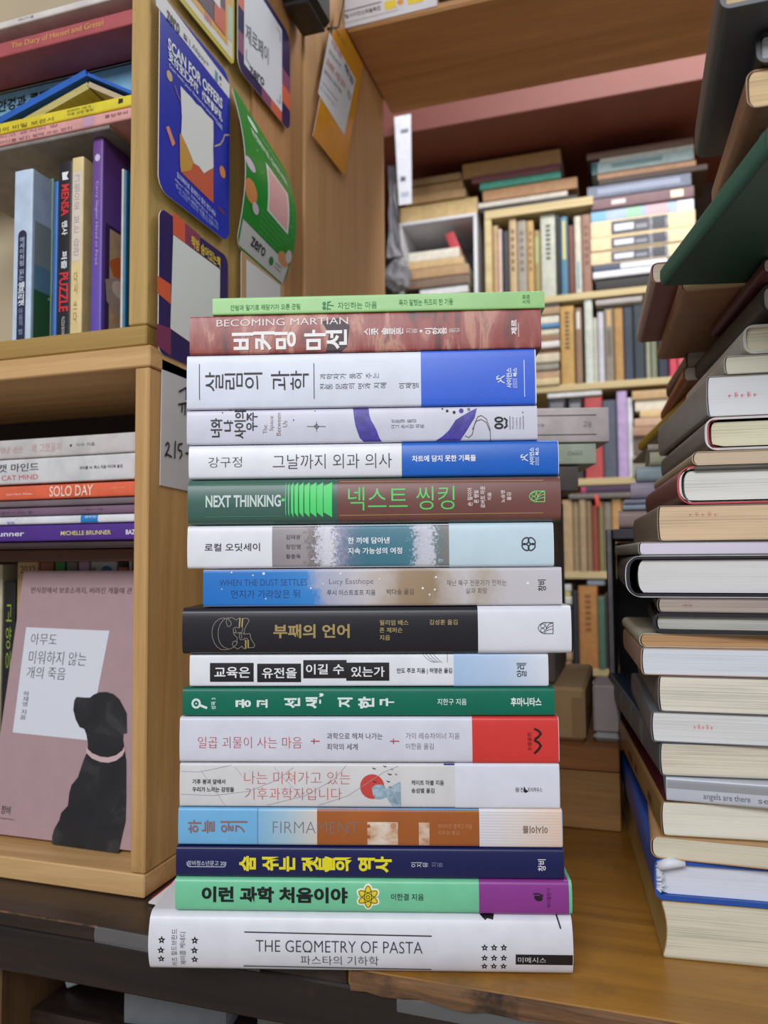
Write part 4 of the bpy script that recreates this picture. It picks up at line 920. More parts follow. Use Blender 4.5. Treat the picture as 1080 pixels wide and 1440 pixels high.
z0, z1 = near(600, 856, 574, 621, .745, (206, 196, 196), 'greyish pink book with two dark lines behind the centre stack', zb=z1,
     marks=lambda p, w, h: (p.rect(0, w*.935, h*.76, h*.79, ink((70, 62, 66)), 1, 1, 1), p.rect(0, w*.935, h*.2, h*.23, ink((70, 62, 66)), 1, 1, 1), p.text('고승', w*.865, w*.91, h*.42, h*.6, ink((100, 92, 96)), 0, 'h'), p.text('이나람 지음', w*.55, w*.66, h*.46, h*.54, ink((130, 120, 124)), 0)))
# white storage box
w0, w1 = onY(834, 1000, .74).x, onY(872, 1000, .74).x; wz = onY(850, 964, .74).z; wz2 = onY(850, 1031, .74).z
st_ = empty('storage_box', 'pale grey box between the tan carton and the black crate', 'box', loc=((w0+w1)/2, .8, ztc))
m = MB(); m.box(w0, w1, .740, .795, wz2+.0004, wz, card((206, 194, 198), .6, .03), .002); part(m, 'body', st_)
m = MB(); m.box(w0-.0006, w1+.0004, .7385, .796, ztc+.0004, wz2, card((196, 200, 202), .5, .03), .004); part(m, 'base_rim', st_)
# black metal crate that carries the second pile
YK = .80; b0 = onY(853, 800, YK).x; bz1 = onY(870, 744, YK).z; bz0 = ztc+.0004; BLKM = card((34, 32, 38), .35, .06)
bk = empty('metal_crate', 'black metal crate with a grey front edge behind the right pile', 'crate', loc=(b0+.15, YK+.1, bz0))
m = MB(); m.box(b0, b0+.006, YK, YK+.22, bz0, bz1, BLKM, .001, {'-y': card((150, 146, 152), .4, .1, 90)}); part(m, 'side_panel', bk)  # grey on the front edge only, black elsewhere
m = MB(); m.box(b0+.30, b0+.306, YK, YK+.22, bz0, bz1, BLKM, .001); part(m, 'side_panel', bk)
m = MB(); m.box(b0+.0065, b0+.2995, YK, YK+.22, bz1-.010, bz1, card((92, 86, 98), .3, .05), .001); part(m, 'top_panel', bk)  # light falling on the black top is painted in as a paler colour
m = MB(); m.box(b0+.0065, b0+.2995, YK+.2, YK+.21, bz0, bz1-.0105, BLKM, .001); part(m, 'back_panel', bk)
m = MB(); m.box(b0+.0065, b0+.2995, YK, YK+.1995, bz0, bz0+.006, BLKM, .001); part(m, 'bottom_panel', bk)

# ------------------------------------------------------------------ left shelf unit (two boxes, one on the other)
OLIVE = wood('yellowed_pine', (196, 162, 98), (168, 134, 74), 'z', .5); OLIVEX = wood('yellowed_pine_rail', (182, 148, 82), (156, 122, 62), 'x', .5)
LPINEX = wood('light_pine_rail', (218, 178, 124), (190, 146, 94), 'x', .5); LPINE = wood('light_pine_upright', (210, 168, 112), (180, 136, 82), 'z', .5, 1, ((120, 92, 62), 30, .66, .8))
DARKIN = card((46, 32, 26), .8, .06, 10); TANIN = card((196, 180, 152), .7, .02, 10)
XU = XL-.003; UD = YF+.165
uc = empty('cabinet', 'yellowed pine upper cabinet of books at the left, posters on its side', 'cabinet', loc=(-.57, YF+.08, .158))
ui = onY(184, 100, YF).x; UTOP = .74
m = MB(); m.box(ui, XU, YF, UD, .1745, UTOP, OLIVE, .001); part(m, 'side_board', uc)
m = MB(); m.box(-.82, -.80, YF, UD, .1745, UTOP, OLIVE, .001); part(m, 'side_board', uc)
m = MB(); m.box(-.82, XU, YF, UD, .1588, .174, OLIVEX, .001); part(m, 'bottom_board', uc)
m = MB(); m.box(-.82, XU, YF, UD, UTOP+.0005, UTOP+.016, OLIVEX, .001); part(m, 'top_board', uc)
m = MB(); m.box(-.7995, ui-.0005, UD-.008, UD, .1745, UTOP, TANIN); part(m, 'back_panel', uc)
lc = empty('cabinet', 'light pine lower cabinet standing on the counter at the left', 'cabinet', loc=(-.57, YF+.08, TABLE_Z))
li = onY(188, 700, YF).x
m = MB(); m.box(-.82, XL+.001, YF-.001, UD, .1423, .1582, LPINEX, .001); part(m, 'top_board', lc)
m = MB(); m.box(li, XL, YF, UD, -.2248, .1418, LPINE, .001); part(m, 'side_board', lc)
m = MB(); m.box(-.82, -.80, YF, UD, -.2248, .1418, LPINE, .001); part(m, 'side_board', lc)
m = MB(); m.box(-.82, XL, YF-.0005, UD, TABLE_Z+.0004, -.2253, LPINEX, .001); part(m, 'bottom_board', lc)
ISZ1 = onY(94, 771, YF+.016).z; ISZ0 = onY(100, 789.5, YF+.040).z
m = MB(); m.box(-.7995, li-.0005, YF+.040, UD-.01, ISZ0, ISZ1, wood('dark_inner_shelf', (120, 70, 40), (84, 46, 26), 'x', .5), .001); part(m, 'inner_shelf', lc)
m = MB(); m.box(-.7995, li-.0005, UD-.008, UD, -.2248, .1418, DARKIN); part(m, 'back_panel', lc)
# divider behind the cabinet side: two boards in line
MIDW = wood('divider_pine', (202, 150, 96), (176, 122, 72), 'z', .5); TANW = wood('tan_panel', (214, 168, 118), (194, 146, 98), 'z', .55, .6)
dv = empty('partition_panel', 'tall tan wooden divider behind the posters left of the passage', 'partition', loc=(XL-.01, .85, TABLE_Z))
m = MB(); m.box(XL-.02, XL-.0005, UD+.0005, .735, TABLE_Z+.0004, 1.05, MIDW, .001); part(m, 'board', dv)
m = MB(); m.box(XL-.02, XL-.003, .7355, .772, TABLE_Z+.0004, 1.05, wood('recessed_strip', (186, 138, 88), (164, 116, 70), 'z', .5), .001); part(m, 'strip', dv)
m = MB(); m.box(XL-.02, XL, .7725, 1.069, TABLE_Z+.0004, 1.05, TANW, .001); part(m, 'board', dv)
# wide board overhead
BEAMW = wood('overhead_board_wood', (216, 160, 108), (184, 128, 82), 'x', .5, .7)
zb_ = onY(487, 47, .9085).z
m = MB(); m.box(XL+.0005, 1.0, .905, 1.105, zb_, zb_+.05, BEAMW, .003, {'-y': wood('overhead_front', (206, 160, 110), (184, 134, 88), 'x', .5)})
pr = Print(m, lambda u, v, l: (u, v, zb_-l)); kn = onZ(524, 155, zb_); pr.disc(kn.x+.012, kn.y-.02, .0045, .0045, ink((60, 34, 22)), 1, 12)
tag(m.build('overhead_board'), 'wide brown wooden board spanning the passage overhead', 'board')

# ------------------------------------------------------------------ books in the upper cabinet
YU = YF+.012; ZU = .1744
def up(x0, x1, yt, c, label, Y=YU, W=.11, marks=None, mat=None, zb=ZU, page=(214, 196, 150), xm=None, merged=False, mtop=None):
    ym = 380; P0, P1 = onY(x0, ym, Y), onY(x1, ym, Y); zt_ = onY((x0+x1)/2, yt, Y).z
    M, L, T = upright(P0.x, P1.x, Y, zb+.0002, zt_); book(label, M, L, W, T, c, standing=True, r=.0012, bulge=.0004, marks=marks, mat=mat, page=page, merged=merged, group='books standing in the upper cabinet')
NV = (28, 34, 64)
def mk1(p, w, h):
    p.rect(w*.28, w*.74, h*.0, h*.62, ink(NV), 1, 1, 1); p.disc(w*.51, h*.62, w*.23, w*.23, ink(NV), 1, 16)
    p.text('에세이처럼 읽는', w*.38, w*.64, h*.36, h*.61, ink((176, 190, 214)), .006, 's', 3); p.text('셀프리셋', w*.33, w*.69, h*.215, h*.35, ink((236, 240, 246)), .02, 's', 3); p.text('마음의 법', w*.4, w*.62, h*.05, h*.2, ink((150, 166, 196)), 0, 's', 3)
up(18, 44, 240, (196, 212, 234), 'pale blue book with a navy title strip in the upper cabinet', marks=mk1, W=.125)
up(67.5, 73.5, 252, (92, 130, 108), 'green and grey illustrated book beside the pale blue book', Y=YU+.022, marks=lambda p, w, h: (p.rect(w*.05, w*.95, h*.55, h*.98, ink((150, 160, 152)), 1, 1, 1), p.rect(w*.05, w*.95, h*.32, h*.55, ink((132, 176, 196)), 1, 1, 1)))
up(74, 80.5, 256, (54, 110, 190), 'thin bright blue book left of the black puzzle book', Y=YU+.01)
def mk2(p, w, h):
    p.text('MENSA', w*.22, w*.8, h*.69, h*.87, ink((206, 40, 48)), .03, 'd', 2); p.text('멘사', w*.3, w*.72, h*.58, h*.66, ink((232, 232, 236)), .02, 'd', 2); p.text('퍼즐', w*.3, w*.72, h*.39, h*.49, ink((232, 232, 236)), .02, 'd', 2)
    p.text('PUZZLE', w*.16, w*.84, h*.15, h*.37, ink((206, 40, 48)), .03, 'd', 2); p.poly([(w*.25, h*.94), (w*.75, h*.94), (w*.6, h*.915), (w*.75, h*.895), (w*.3, h*.895)], ink((232, 232, 236)), 2)
    p.text('PUZZLE BOOK', w*.4, w*.62, h*.02, h*.12, ink((200, 200, 206)), 0, 'd', 2)
up(81, 100, 228, (24, 22, 26), 'black puzzle book with red lettering in the upper cabinet', marks=mk2)
up(99, 115.5, 222, (226, 202, 144), 'cream yellow book right of the black puzzle book', marks=lambda p, w, h: (p.rect(w*.12, w*.88, h*.42, h*.92, ink((214, 202, 186)), 1, 1, 1), p.text('그림으로 보는 습관', w*.25, w*.75, h*.45, h*.9, ink((176, 150, 160)), 0, 's', 2), p.text('다시 쓰다', w*.35, w*.65, h*.08, h*.36, ink((150, 120, 80)), 0, 's', 2)))
def mk3(p, w, h): p.text('Carry Slagter Hired or Fired', w*.34, w*.66, h*.36, h*.78, ink((198, 170, 214)), 0, 'd', 2); p.disc(w*.5, h*.9, w*.25, w*.3, ink((206, 190, 220)), 1, 10)
pur = along('purple_spine', .0, .2, [(0, (96, 74, 176)), (.5, (106, 72, 158)), (1, (112, 62, 126))])
up(128, 143, 195, (100, 66, 140), 'purple book with a fox picture, at the right of the upper cabinet', Y=YU+.004, marks=mk3, mat=pur, W=.12)
up(150, 166, 246, (150, 116, 76), 'wood-brown book right of the purple book', Y=YU+.03, W=.1)
up(169, 172.5, 238, (236, 232, 226), 'thin white booklet at the right end of the upper cabinet', Y=YU+.016, W=.1)
up(173, 177, 240, (30, 110, 150), 'thin teal booklet against the right side of the upper cabinet', Y=YU+.016, W=.1)
# covers seen on the turned sides of two of them
def cover_art(o, fn):
    cov = [c for c in o.children if c.name.startswith('cover')][0]
    mb = MB(); fn(mb)
    oo = mb.build('cover_picture', o); return oo
BK = {o['label']: o for o in bpy.data.objects if 'label' in o}
def side_print(label, T_side, draw):
    o = BK[label]; me = [c for c in o.children if c.name.startswith('cover')][0].data
    mb = MB(); pr = Print(mb, lambda a, b, l: (b*.60, a, -l)); draw(pr)
    mb.build('cover_picture', o)
def fox(p):
    p.rect(.004, .115, .002, .155, ink((58, 34, 92)), 1, 1, 1); p.rect(.009, .118, .0, .150, mottle('brown_print', [(.3, (176, 146, 116)), (.6, (206, 178, 146))], 60), 2, 1, 1)
    p.poly([(.008, .105), (.02, .118), (.036, .108), (.03, .09), (.014, .088)], ink((206, 110, 50)), 3); p.poly([(.004, .078), (.018, .088), (.034, .08), (.036, .05), (.02, .035), (.006, .05)], ink((176, 160, 150)), 3); p.disc(.022, .073, .01, .012, ink((220, 206, 196)), 4)
side_print('purple book with a fox picture, at the right of the upper cabinet', 0, fox)
def park(p):
    p.rect(.003, .121, .0, .075, ink((60, 110, 70)), 1, 1, 1); p.rect(.003, .121, .075, .11, ink((110, 150, 176)), 1, 1, 1); p.rect(.003, .121, .11, .17, ink((150, 160, 160)), 1, 1, 1)
    p.disc(.05, .035, .014, .03, ink((206, 214, 210)), 2); p.disc(.07, .115, .03, .02, ink((112, 92, 70)), 2); p.stroke([(.02, .07), (.05, .058), (.08, .066)], .004, ink((180, 200, 120)), 2)
side_print('pale blue book with a navy title strip in the upper cabinet', 0, park)

# pile on top of the upright books
YT = YU-.006
zl = lambda y, x=80, Y=YT: onY(x, y, Y).z
XI = ui-.001
def ub(x0, ytop, ybot, c, label, Y=YT, W=.125, marks=None, xr=None, mat=None, rough=.4, page=(206, 190, 160)):
    X0 = onY(x0, ybot, Y).x; X1 = xr if xr is not None else XI
    z0, z1 = zl(ybot, 80, Y), zl(ytop, 80, Y)
    M, L, T = lying(X0, X1, Y, z0+.0002, z1-.0002); book(label, M, L, W, T, c, marks=marks, mat=mat, r=.0012, bulge=.0004, merged=False, rough=rough, group='books piled in the upper cabinet', page=page); return z0
GREYC = mottle('grey_cover', [(.35, (120, 112, 108)), (.6, (146, 138, 134)), (.8, (160, 152, 148))], 40)
ub(-110, 189, 196.5, (140, 132, 128), 'grey floppy book at the bottom of the upper cabinet pile', xr=onY(152, 180, YT).x, mat=GREYC, Y=YT+.002)
ub(-120, 172, 188.8, (222, 160, 156), 'pink paperback below the yellow one in the upper cabinet', marks=lambda p, w, h: (p.text('마음챙김 그리고 휴식의 말', w*.2, w*.68, h*.62, h*.86, ink((150, 96, 110)), 0), p.text('시원한 한마디를 남긴 밤에 쓰는 편지', w*.3, w*.74, h*.12, h*.38, ink((120, 80, 90)), 0), p.text('홍당무씨', w*.88, w*.975, h*.4, h*.7, ink((96, 60, 70)), 0), p.rect(w*.79, w*.83, h*.1, h*.95, ink((190, 150, 176)), 1, 1, 1)))
ub(-120, 155, 171.8, (226, 206, 48), 'yellow paperback with small black lettering in the upper cabinet', marks=lambda p, w, h: (p.text('수수께끼 사진의 비밀 보관서', w*.2, w*.66, h*.15, h*.5, ink((120, 100, 20)), .004), p.text('안네미커 그린 저', w*.72, w*.82, h*.56, h*.78, ink((90, 80, 20)), 0), p.text('아동 교양 옮김', w*.72, w*.83, h*.26, h*.48, ink((90, 80, 20)), 0), p.poly([(w*.935, h*.35), (w*.955, h*.4), (w*.955, h*.75), (w*.937, h*.8)], ink(BLK), 1)))
# tented blue book
TY = YT+.004; zt0 = zl(155)+.0006
ax = onY(-10, 150, TY).x; pk = onY(122, 96, TY); fx = XI-.004
tb = empty('book', 'blue book standing open like a tent on the yellow paperback', 'book', loc=((ax+fx)/2, TY, zt0))
def slab(a, c, th, m, y0, y1):
    mb = MB(); d = Vector((c[0]-a[0], 0, c[1]-a[1])); n = Vector((-d.z, 0, d.x)).normalized()*th
    A = Vector((a[0], 0, a[1])); C_ = Vector((c[0], 0, c[1]))
    pts = [A, C_, C_+n, A+n]
    lo = [mb.p((q.x, y0, q.z)) for q in pts]; hi = [mb.p((q.x, y1, q.z)) for q in pts]
    mb.addf(lo, m); mb.addf(hi[::-1], m)
    for i in range(4): j = (i+1) % 4; mb.addf([lo[i], hi[i], hi[j], lo[j]], m)
    return mb
bm_ = card((36, 96, 186), .35)
pkz = pk.z-.006
part(slab((ax, zt0), (pk.x, pkz), .0055, bm_, TY, TY+.034), 'front_board', tb)
part(slab((pk.x, pkz), (fx, zt0+.001), .0025, bm_, TY, TY+.034), 'back_board', tb)
mbp = slab((ax+.02, zt0+.0004), (pk.x-.001, pkz-.004), -.006, pages((190, 176, 110)), TY+.002, TY+.032); part(mbp, 'page_block', tb)
mbp = slab((pk.x+.001, pkz-.004), (fx-.006, zt0+.0008), -.004, pages((190, 170, 140)), TY+.002, TY+.032); part(mbp, 'page_block', tb)
V_ = lambda px: onY(px, 120, YT+.040).x-onY(-140, 154.6, YT+.040).x
# light blue book behind the tent and the thick ones above
ub(-140, 112, 154.6, (132, 186, 216), 'light blue book with bold black lettering behind the blue tented book', Y=YT+.040, W=.085, marks=lambda p, w, h: (p.text('안경과 콘택트렌즈', V_(-2), V_(112), h*.32, h*.74, ink((16, 20, 30)), .03), p.rect(0, w*.5, h*.0, h*.2, ink((40, 120, 180)), 1, 1, 1)))
z_h = zl(113, 80, YT+.040)
M, L, T = lying(onY(-120, 60, YT+.02).x, XI, YT+.034, z_h+.0004, zl(61))
book('thick dark red book under the tale book in the upper cabinet', M, L, .10, T, (74, 34, 32), r=.002, merged=False, group='books piled in the upper cabinet')
ub(-120, 39, 61, (176, 84, 88), 'dusty red book with gold lettering near the top of the upper cabinet', marks=lambda p, w, h: p.text('The Diary of Hansel and Gretel', w*.47, w*.87, h*.26, h*.74, ink((214, 164, 84)), .0), W=.13)
M, L, T = lying(onY(-120, 30, YT+.02).x, XI, YT+.03, zl(39)+.0004, zl(20))
book('dark brown book under the white book in the upper cabinet', M, L, .10, T, (70, 46, 40), r=.002, merged=False, group='books piled in the upper cabinet')
ub(-120, 9, 20, (220, 212, 208), 'white book at the top of the upper cabinet pile', W=.13, marks=lambda p, w, h: p.text('아나키즘', w*.5, w*.57, h*.3, h*.7, ink((120, 110, 120)), 0))

# ------------------------------------------------------------------ lower cabinet: pile on the inner shelf
YP = YF+.016; XI2 = li-.001
zz = lambda y, x=94: onY(x, y, YP).z
def lb_(ytop, ybot, c, label, marks=None, zb=None, Y=YP, rough=.4, x0=-130):
    z0 = zb if zb is not None else zz(ybot); M, L, T = lying(onY(x0, ybot, Y).x, XI2, Y, z0+.0002, zz(ytop)-.0002)
    book(label, M, L, .125, T, c, marks=marks, r=.0014, bulge=.0005, merged=False, rough=rough, group='books piled on the inner shelf', page=(180, 172, 160))
U = lambda w, px: onY(px, 690, YP).x-onY(-130, 690, YP).x
lb_(613, 641, (206, 200, 198), 'off-white book with faint pink title at the top of the lower cabinet pile', lambda p, w, h: (p.text('그 사람은', U(w, -40), U(w, 34), h*.3, h*.62, ink((206, 160, 160)), -.01), p.text('왜 그랬을까', U(w, 46), U(w, 88), h*.25, h*.7, ink((206, 160, 160)), -.01), p.disc(U(w, 101), h*.5, h*.07, h*.07, ink((60, 56, 60)), 1), p.text('이수 지음', U(w, 109), U(w, 135), h*.42, h*.6, ink((110, 104, 108)), 0)))
lb_(641.5, 678, (216, 214, 216), 'white paperback with black and pink title above the orange book', lambda p, w, h: (p.text('캣 바디, 캣 마인드', U(w, -52), U(w, 55), h*.48, h*.82, ink((34, 32, 38)), .004), p.text('CAT BODY CAT MIND', U(w, -52), U(w, 54), h*.16, h*.36, ink((206, 96, 104)), 0), p.text('마이클 W. 폭스 지음 이다희 옮김', U(w, 113), U(w, 173), h*.45, h*.58, ink((70, 66, 72)), .01)))
lb_(680, 701, (232, 106, 72), 'orange paperback with tall white title in the lower cabinet', lambda p, w, h: (p.text('SOLO DAY', U(w, 70), U(w, 131), h*.14, h*.88, ink((246, 214, 196)), .012), p.text('Lee Hyun Minsu', U(w, 10), U(w, 46), h*.3, h*.5, ink((250, 220, 206)), 0), p.text('이현수 지음', U(w, 156), U(w, 176), h*.5, h*.64, ink((246, 180, 150)), 0)))
lb_(701.5, 711.5, (120, 106, 112), 'thin grey mauve magazine under the orange book')
lb_(712, 724, (128, 100, 122), 'dull mauve book with faint lettering in the lower cabinet', lambda p, w, h: (p.text('시골에서 사는 법', U(w, -5), U(w, 45), h*.25, h*.6, ink((90, 66, 84)), 0), p.text('조하나 지음', U(w, 120), U(w, 145), h*.4, h*.65, ink((90, 66, 84)), 0)))
lb_(724.5, 736.5, (230, 230, 236), 'white book with a blue logo square above the purple book', lambda p, w, h: (p.rect(U(w, 113), U(w, 137), h*.0, h*.98, ink((36, 126, 196)), 1, 1, 1), p.text('온라인', U(w, 119), U(w, 135), h*.6, h*.9, ink((236, 240, 246)), .01), p.text('알림', U(w, 10), U(w, 20), h*.1, h*.4, ink((60, 110, 170)), 0)))
lb_(737, 761, (82, 46, 140), 'purple book with white and yellow lettering at the bottom of the lower cabinet pile', lambda p, w, h: (p.text('michelle brunner', U(w, -70), U(w, 34), h*.34, h*.66, ink((226, 220, 240)), .016), p.text('MICHELLE BRUNNER', U(w, 85), U(w, 155), h*.34, h*.6, ink((222, 206, 130)), .012), p.text('BAZ', U(w, 176), U(w, 189), h*.32, h*.6, ink((236, 232, 244)), .02)))
lb_(761.5, 771, (60, 44, 44), 'dark brown magazine at the foot of the lower cabinet pile', zb=ISZ1)

# books in the bottom compartment
YR = YF+.0795; ZB = -.2253
rowb = [(24, 55, 790, (196, 160, 110), 'tan book with dark lettering'), (56, 76, 789, (166, 86, 48), 'rust brown book'), (77, 92, 789, (58, 150, 62), 'bright green book'), (93, 109, 789, (128, 122, 122), 'grey book'), (110, 126, 789, (206, 160, 184), 'pink book'), (127, 165, 788, (206, 206, 200), 'white book with a blue badge'), (166, 180, 798, (220, 120, 90), 'coral book'), (181, 186, 788, (236, 232, 234), 'thin white book')]
for x0, x1, yt, c, nm in rowb:
    P0, P1 = onY(x0, 800, YR), onY(x1, 800, YR); M, L, T = upright(P0.x+.0003, P1.x-.0003, YR, ZB+.0003, min(onY((x0+x1)/2, yt, YR).z, ISZ0-.0005))
    mk = (lambda p, w, h: (p.disc(w*.62, h*.96, w*.22, w*.2, ink((70, 110, 170)), 1), p.text('만화', w*.05, w*.22, h*.945, h*.98, ink((40, 40, 50)), .01))) if 'badge' in nm else (lambda p, w, h: p.text('2032', w*.15, w*.85, h*.955, h*.985, ink((90, 70, 40)), .01)) if 'dark lettering' in nm else None
    book(nm+' standing behind the pink dog cover', M, L, .075, T, c, standing=True, marks=mk, r=.001, group='books behind the dog cover')
P0, P1 = onY(4, 880, YR), onY(21, 880, YR); M, L, T = upright(P0.x, P1.x, YR, ZB+.0003, onY(12, 818, YR).z)
book('black book with yellow green lettering left of the dog cover', M, L, .072, T, (28, 26, 28), standing=True, marks=lambda p, w, h: p.text('고양이', w*.3, w*.75, h*.6, h*.9, ink((150, 170, 60)), 0, 's'), r=.001, group='books behind the dog cover')
P0, P1 = onY(-30, 880, YR), onY(2, 880, YR); M, L, T = upright(P0.x, P1.x, YR, ZB+.0003, onY(-12, 794, YR).z)
book('cream book at the far left of the bottom compartment', M, L, .072, T, (206, 200, 170), standing=True, r=.001, group='books behind the dog cover')
# the pink cover book leaning back
YBk = .5125; BL = onY(-20, 1177, YBk); BR_ = XI2-.001
topY = YBk+.036; TLp = onY(25, 807, topY)
dz = TLp.z-(ZB+.0008); H = math.hypot(dz, topY-YBk); th = math.atan2(topY-YBk, dz)
Wd = BR_-BL.x; TH = .012
Mx = frame((BL.x, YBk, ZB+.0034), (1, 0, 0), (0, math.sin(th), math.cos(th)), (0, -math.cos(th), math.sin(th)))   # x right, y up the cover, z out of the cover
dg_ = empty('book', 'dusty pink book showing its front cover with a black dog, in the lower cabinet', 'book', Mx)
PK = (178, 148, 152); m = MB(); pkm = card(PK, .4, .015)
m.box(0, Wd, 0, H, -.0006, 0, pkm, .0001)
pr = Print(m, lambda u, v, l: (u, v, l)); Minv = Mx.inverted()
nrm = Vector((0, -math.cos(th), math.sin(th))); O3 = Vector((BL.x, YBk, ZB+.0034))
def dp(x, y): q = Minv @ onP(x, y, O3, nrm); return q.x, q.y
def dtext(body, x0, y0, x1, y1, c, bold=0.0, mode='h'):
    u0 = dp(x0, (y0+y1)/2)[0]; u1 = dp(x1, (y0+y1)/2)[0]; v0 = dp((x0+x1)/2, y1)[1]; v1 = dp((x0+x1)/2, y0)[1]; pr.text(body, u0, u1, v0, v1, ink(c), bold, mode, 3)
pr.poly([dp(37, 882), dp(154, 887), dp(124, 1041), dp(18, 1030)], ink((220, 222, 232)), 1)
for w, x0, y0, x1, y1 in (('아무도', 44, 891, 80.5, 907), ('미워하지 않는', 41, 916, 122, 935), ('개의 죽음', 38, 938, 92.5, 955)): dtext(w, x0, y0, x1, y1, (46, 44, 50), -.012)
dtext('번식장에서 보호소까지, 버려진 개들에 관', 44, 826, 186, 835, (96, 66, 72), 0); dtext('하재영 지음', 31, 972, 39, 1012, (100, 98, 108), 0, 's'); dtext('창비', 2, 1133, 15, 1145, (30, 26, 30), 0); dtext('Changbi Publishers', -20, 1149, 21, 1152, (90, 70, 76), 0)
DOG = mottle('dog_print', [(.3, (24, 22, 25)), (.55, (34, 32, 35)), (.75, (72, 70, 73))], 26, (1, 1, 1), 4, .45)
ds = [(108, 980), (120, 981), (127, 981), (132, 977), (140, 973.5), (150, 973), (160, 976), (168, 983), (174, 994), (178.5, 1003), (179, 1031), (174, 1032), (173.5, 1040), (175.5, 1053), (178, 1070), (178, 1125), (177, 1155), (173, 1172), (167, 1200), (73, 1186.5), (74, 1175), (77, 1165), (84, 1153), (86.5, 1143), (96, 1133), (98, 1115), (101, 1104), (110, 1093), (114, 1081), (118, 1069), (124, 1055), (124, 1045), (122, 1033), (119, 1025), (112.5, 1022.5), (107, 1012), (103.5, 998), (105, 985)]
def earclip(P):
    idx = list(range(len(P))); out = []
    area_ = sum(P[i][0]*P[(i+1) % len(P)][1]-P[(i+1) % len(P)][0]*P[i][1] for i in range(len(P)))
    if area_ < 0: idx.reverse()
    cr = lambda a, b, c: (b[0]-a[0])*(c[1]-a[1])-(b[1]-a[1])*(c[0]-a[0])
    g = 0
    while len(idx) > 3 and g < 5000:
        g += 1; done = False
        for k in range(len(idx)):
            i, j, l = idx[k-1], idx[k], idx[(k+1) % len(idx)]
            if cr(P[i], P[j], P[l]) <= 0: continue
            if any(cr(P[i], P[j], P[q]) >= 0 and cr(P[j], P[l], P[q]) >= 0 and cr(P[l], P[i], P[q]) >= 0 for q in idx if q not in (i, j, l)): continue
            out.append((i, j, l)); idx.pop(k); done = True; break
        if not done: break
    out.append(tuple(idx[:3])); return out
DP = [dp(*q) for q in ds]; pr.tri(DP, earclip(DP), DOG, 4)
col_ = [(122, 1056), (130, 1064), (142, 1069), (153, 1070), (164, 1067), (173, 1060), (176, 1053)]
for (a, b_), (c, d) in zip(col_, col_[1:]): pr.poly([dp(a, b_+2.5), dp(c, d+2.5), dp(c, d-5), dp(a, b_-5)][::1], ink((206, 176, 180)), 5)
m.build('front_cover', dg_)
m = MB(); m.box(.0006, Wd-.0006, .0006, H-.0006, -TH, -.0007, pages((222, 214, 196)), .0002); m.build('page_block', dg_)
m = MB(); m.box(0, Wd, 0, H, -TH-.0007, -TH-.0001, pkm, .0001); m.build('back_cover', dg_)

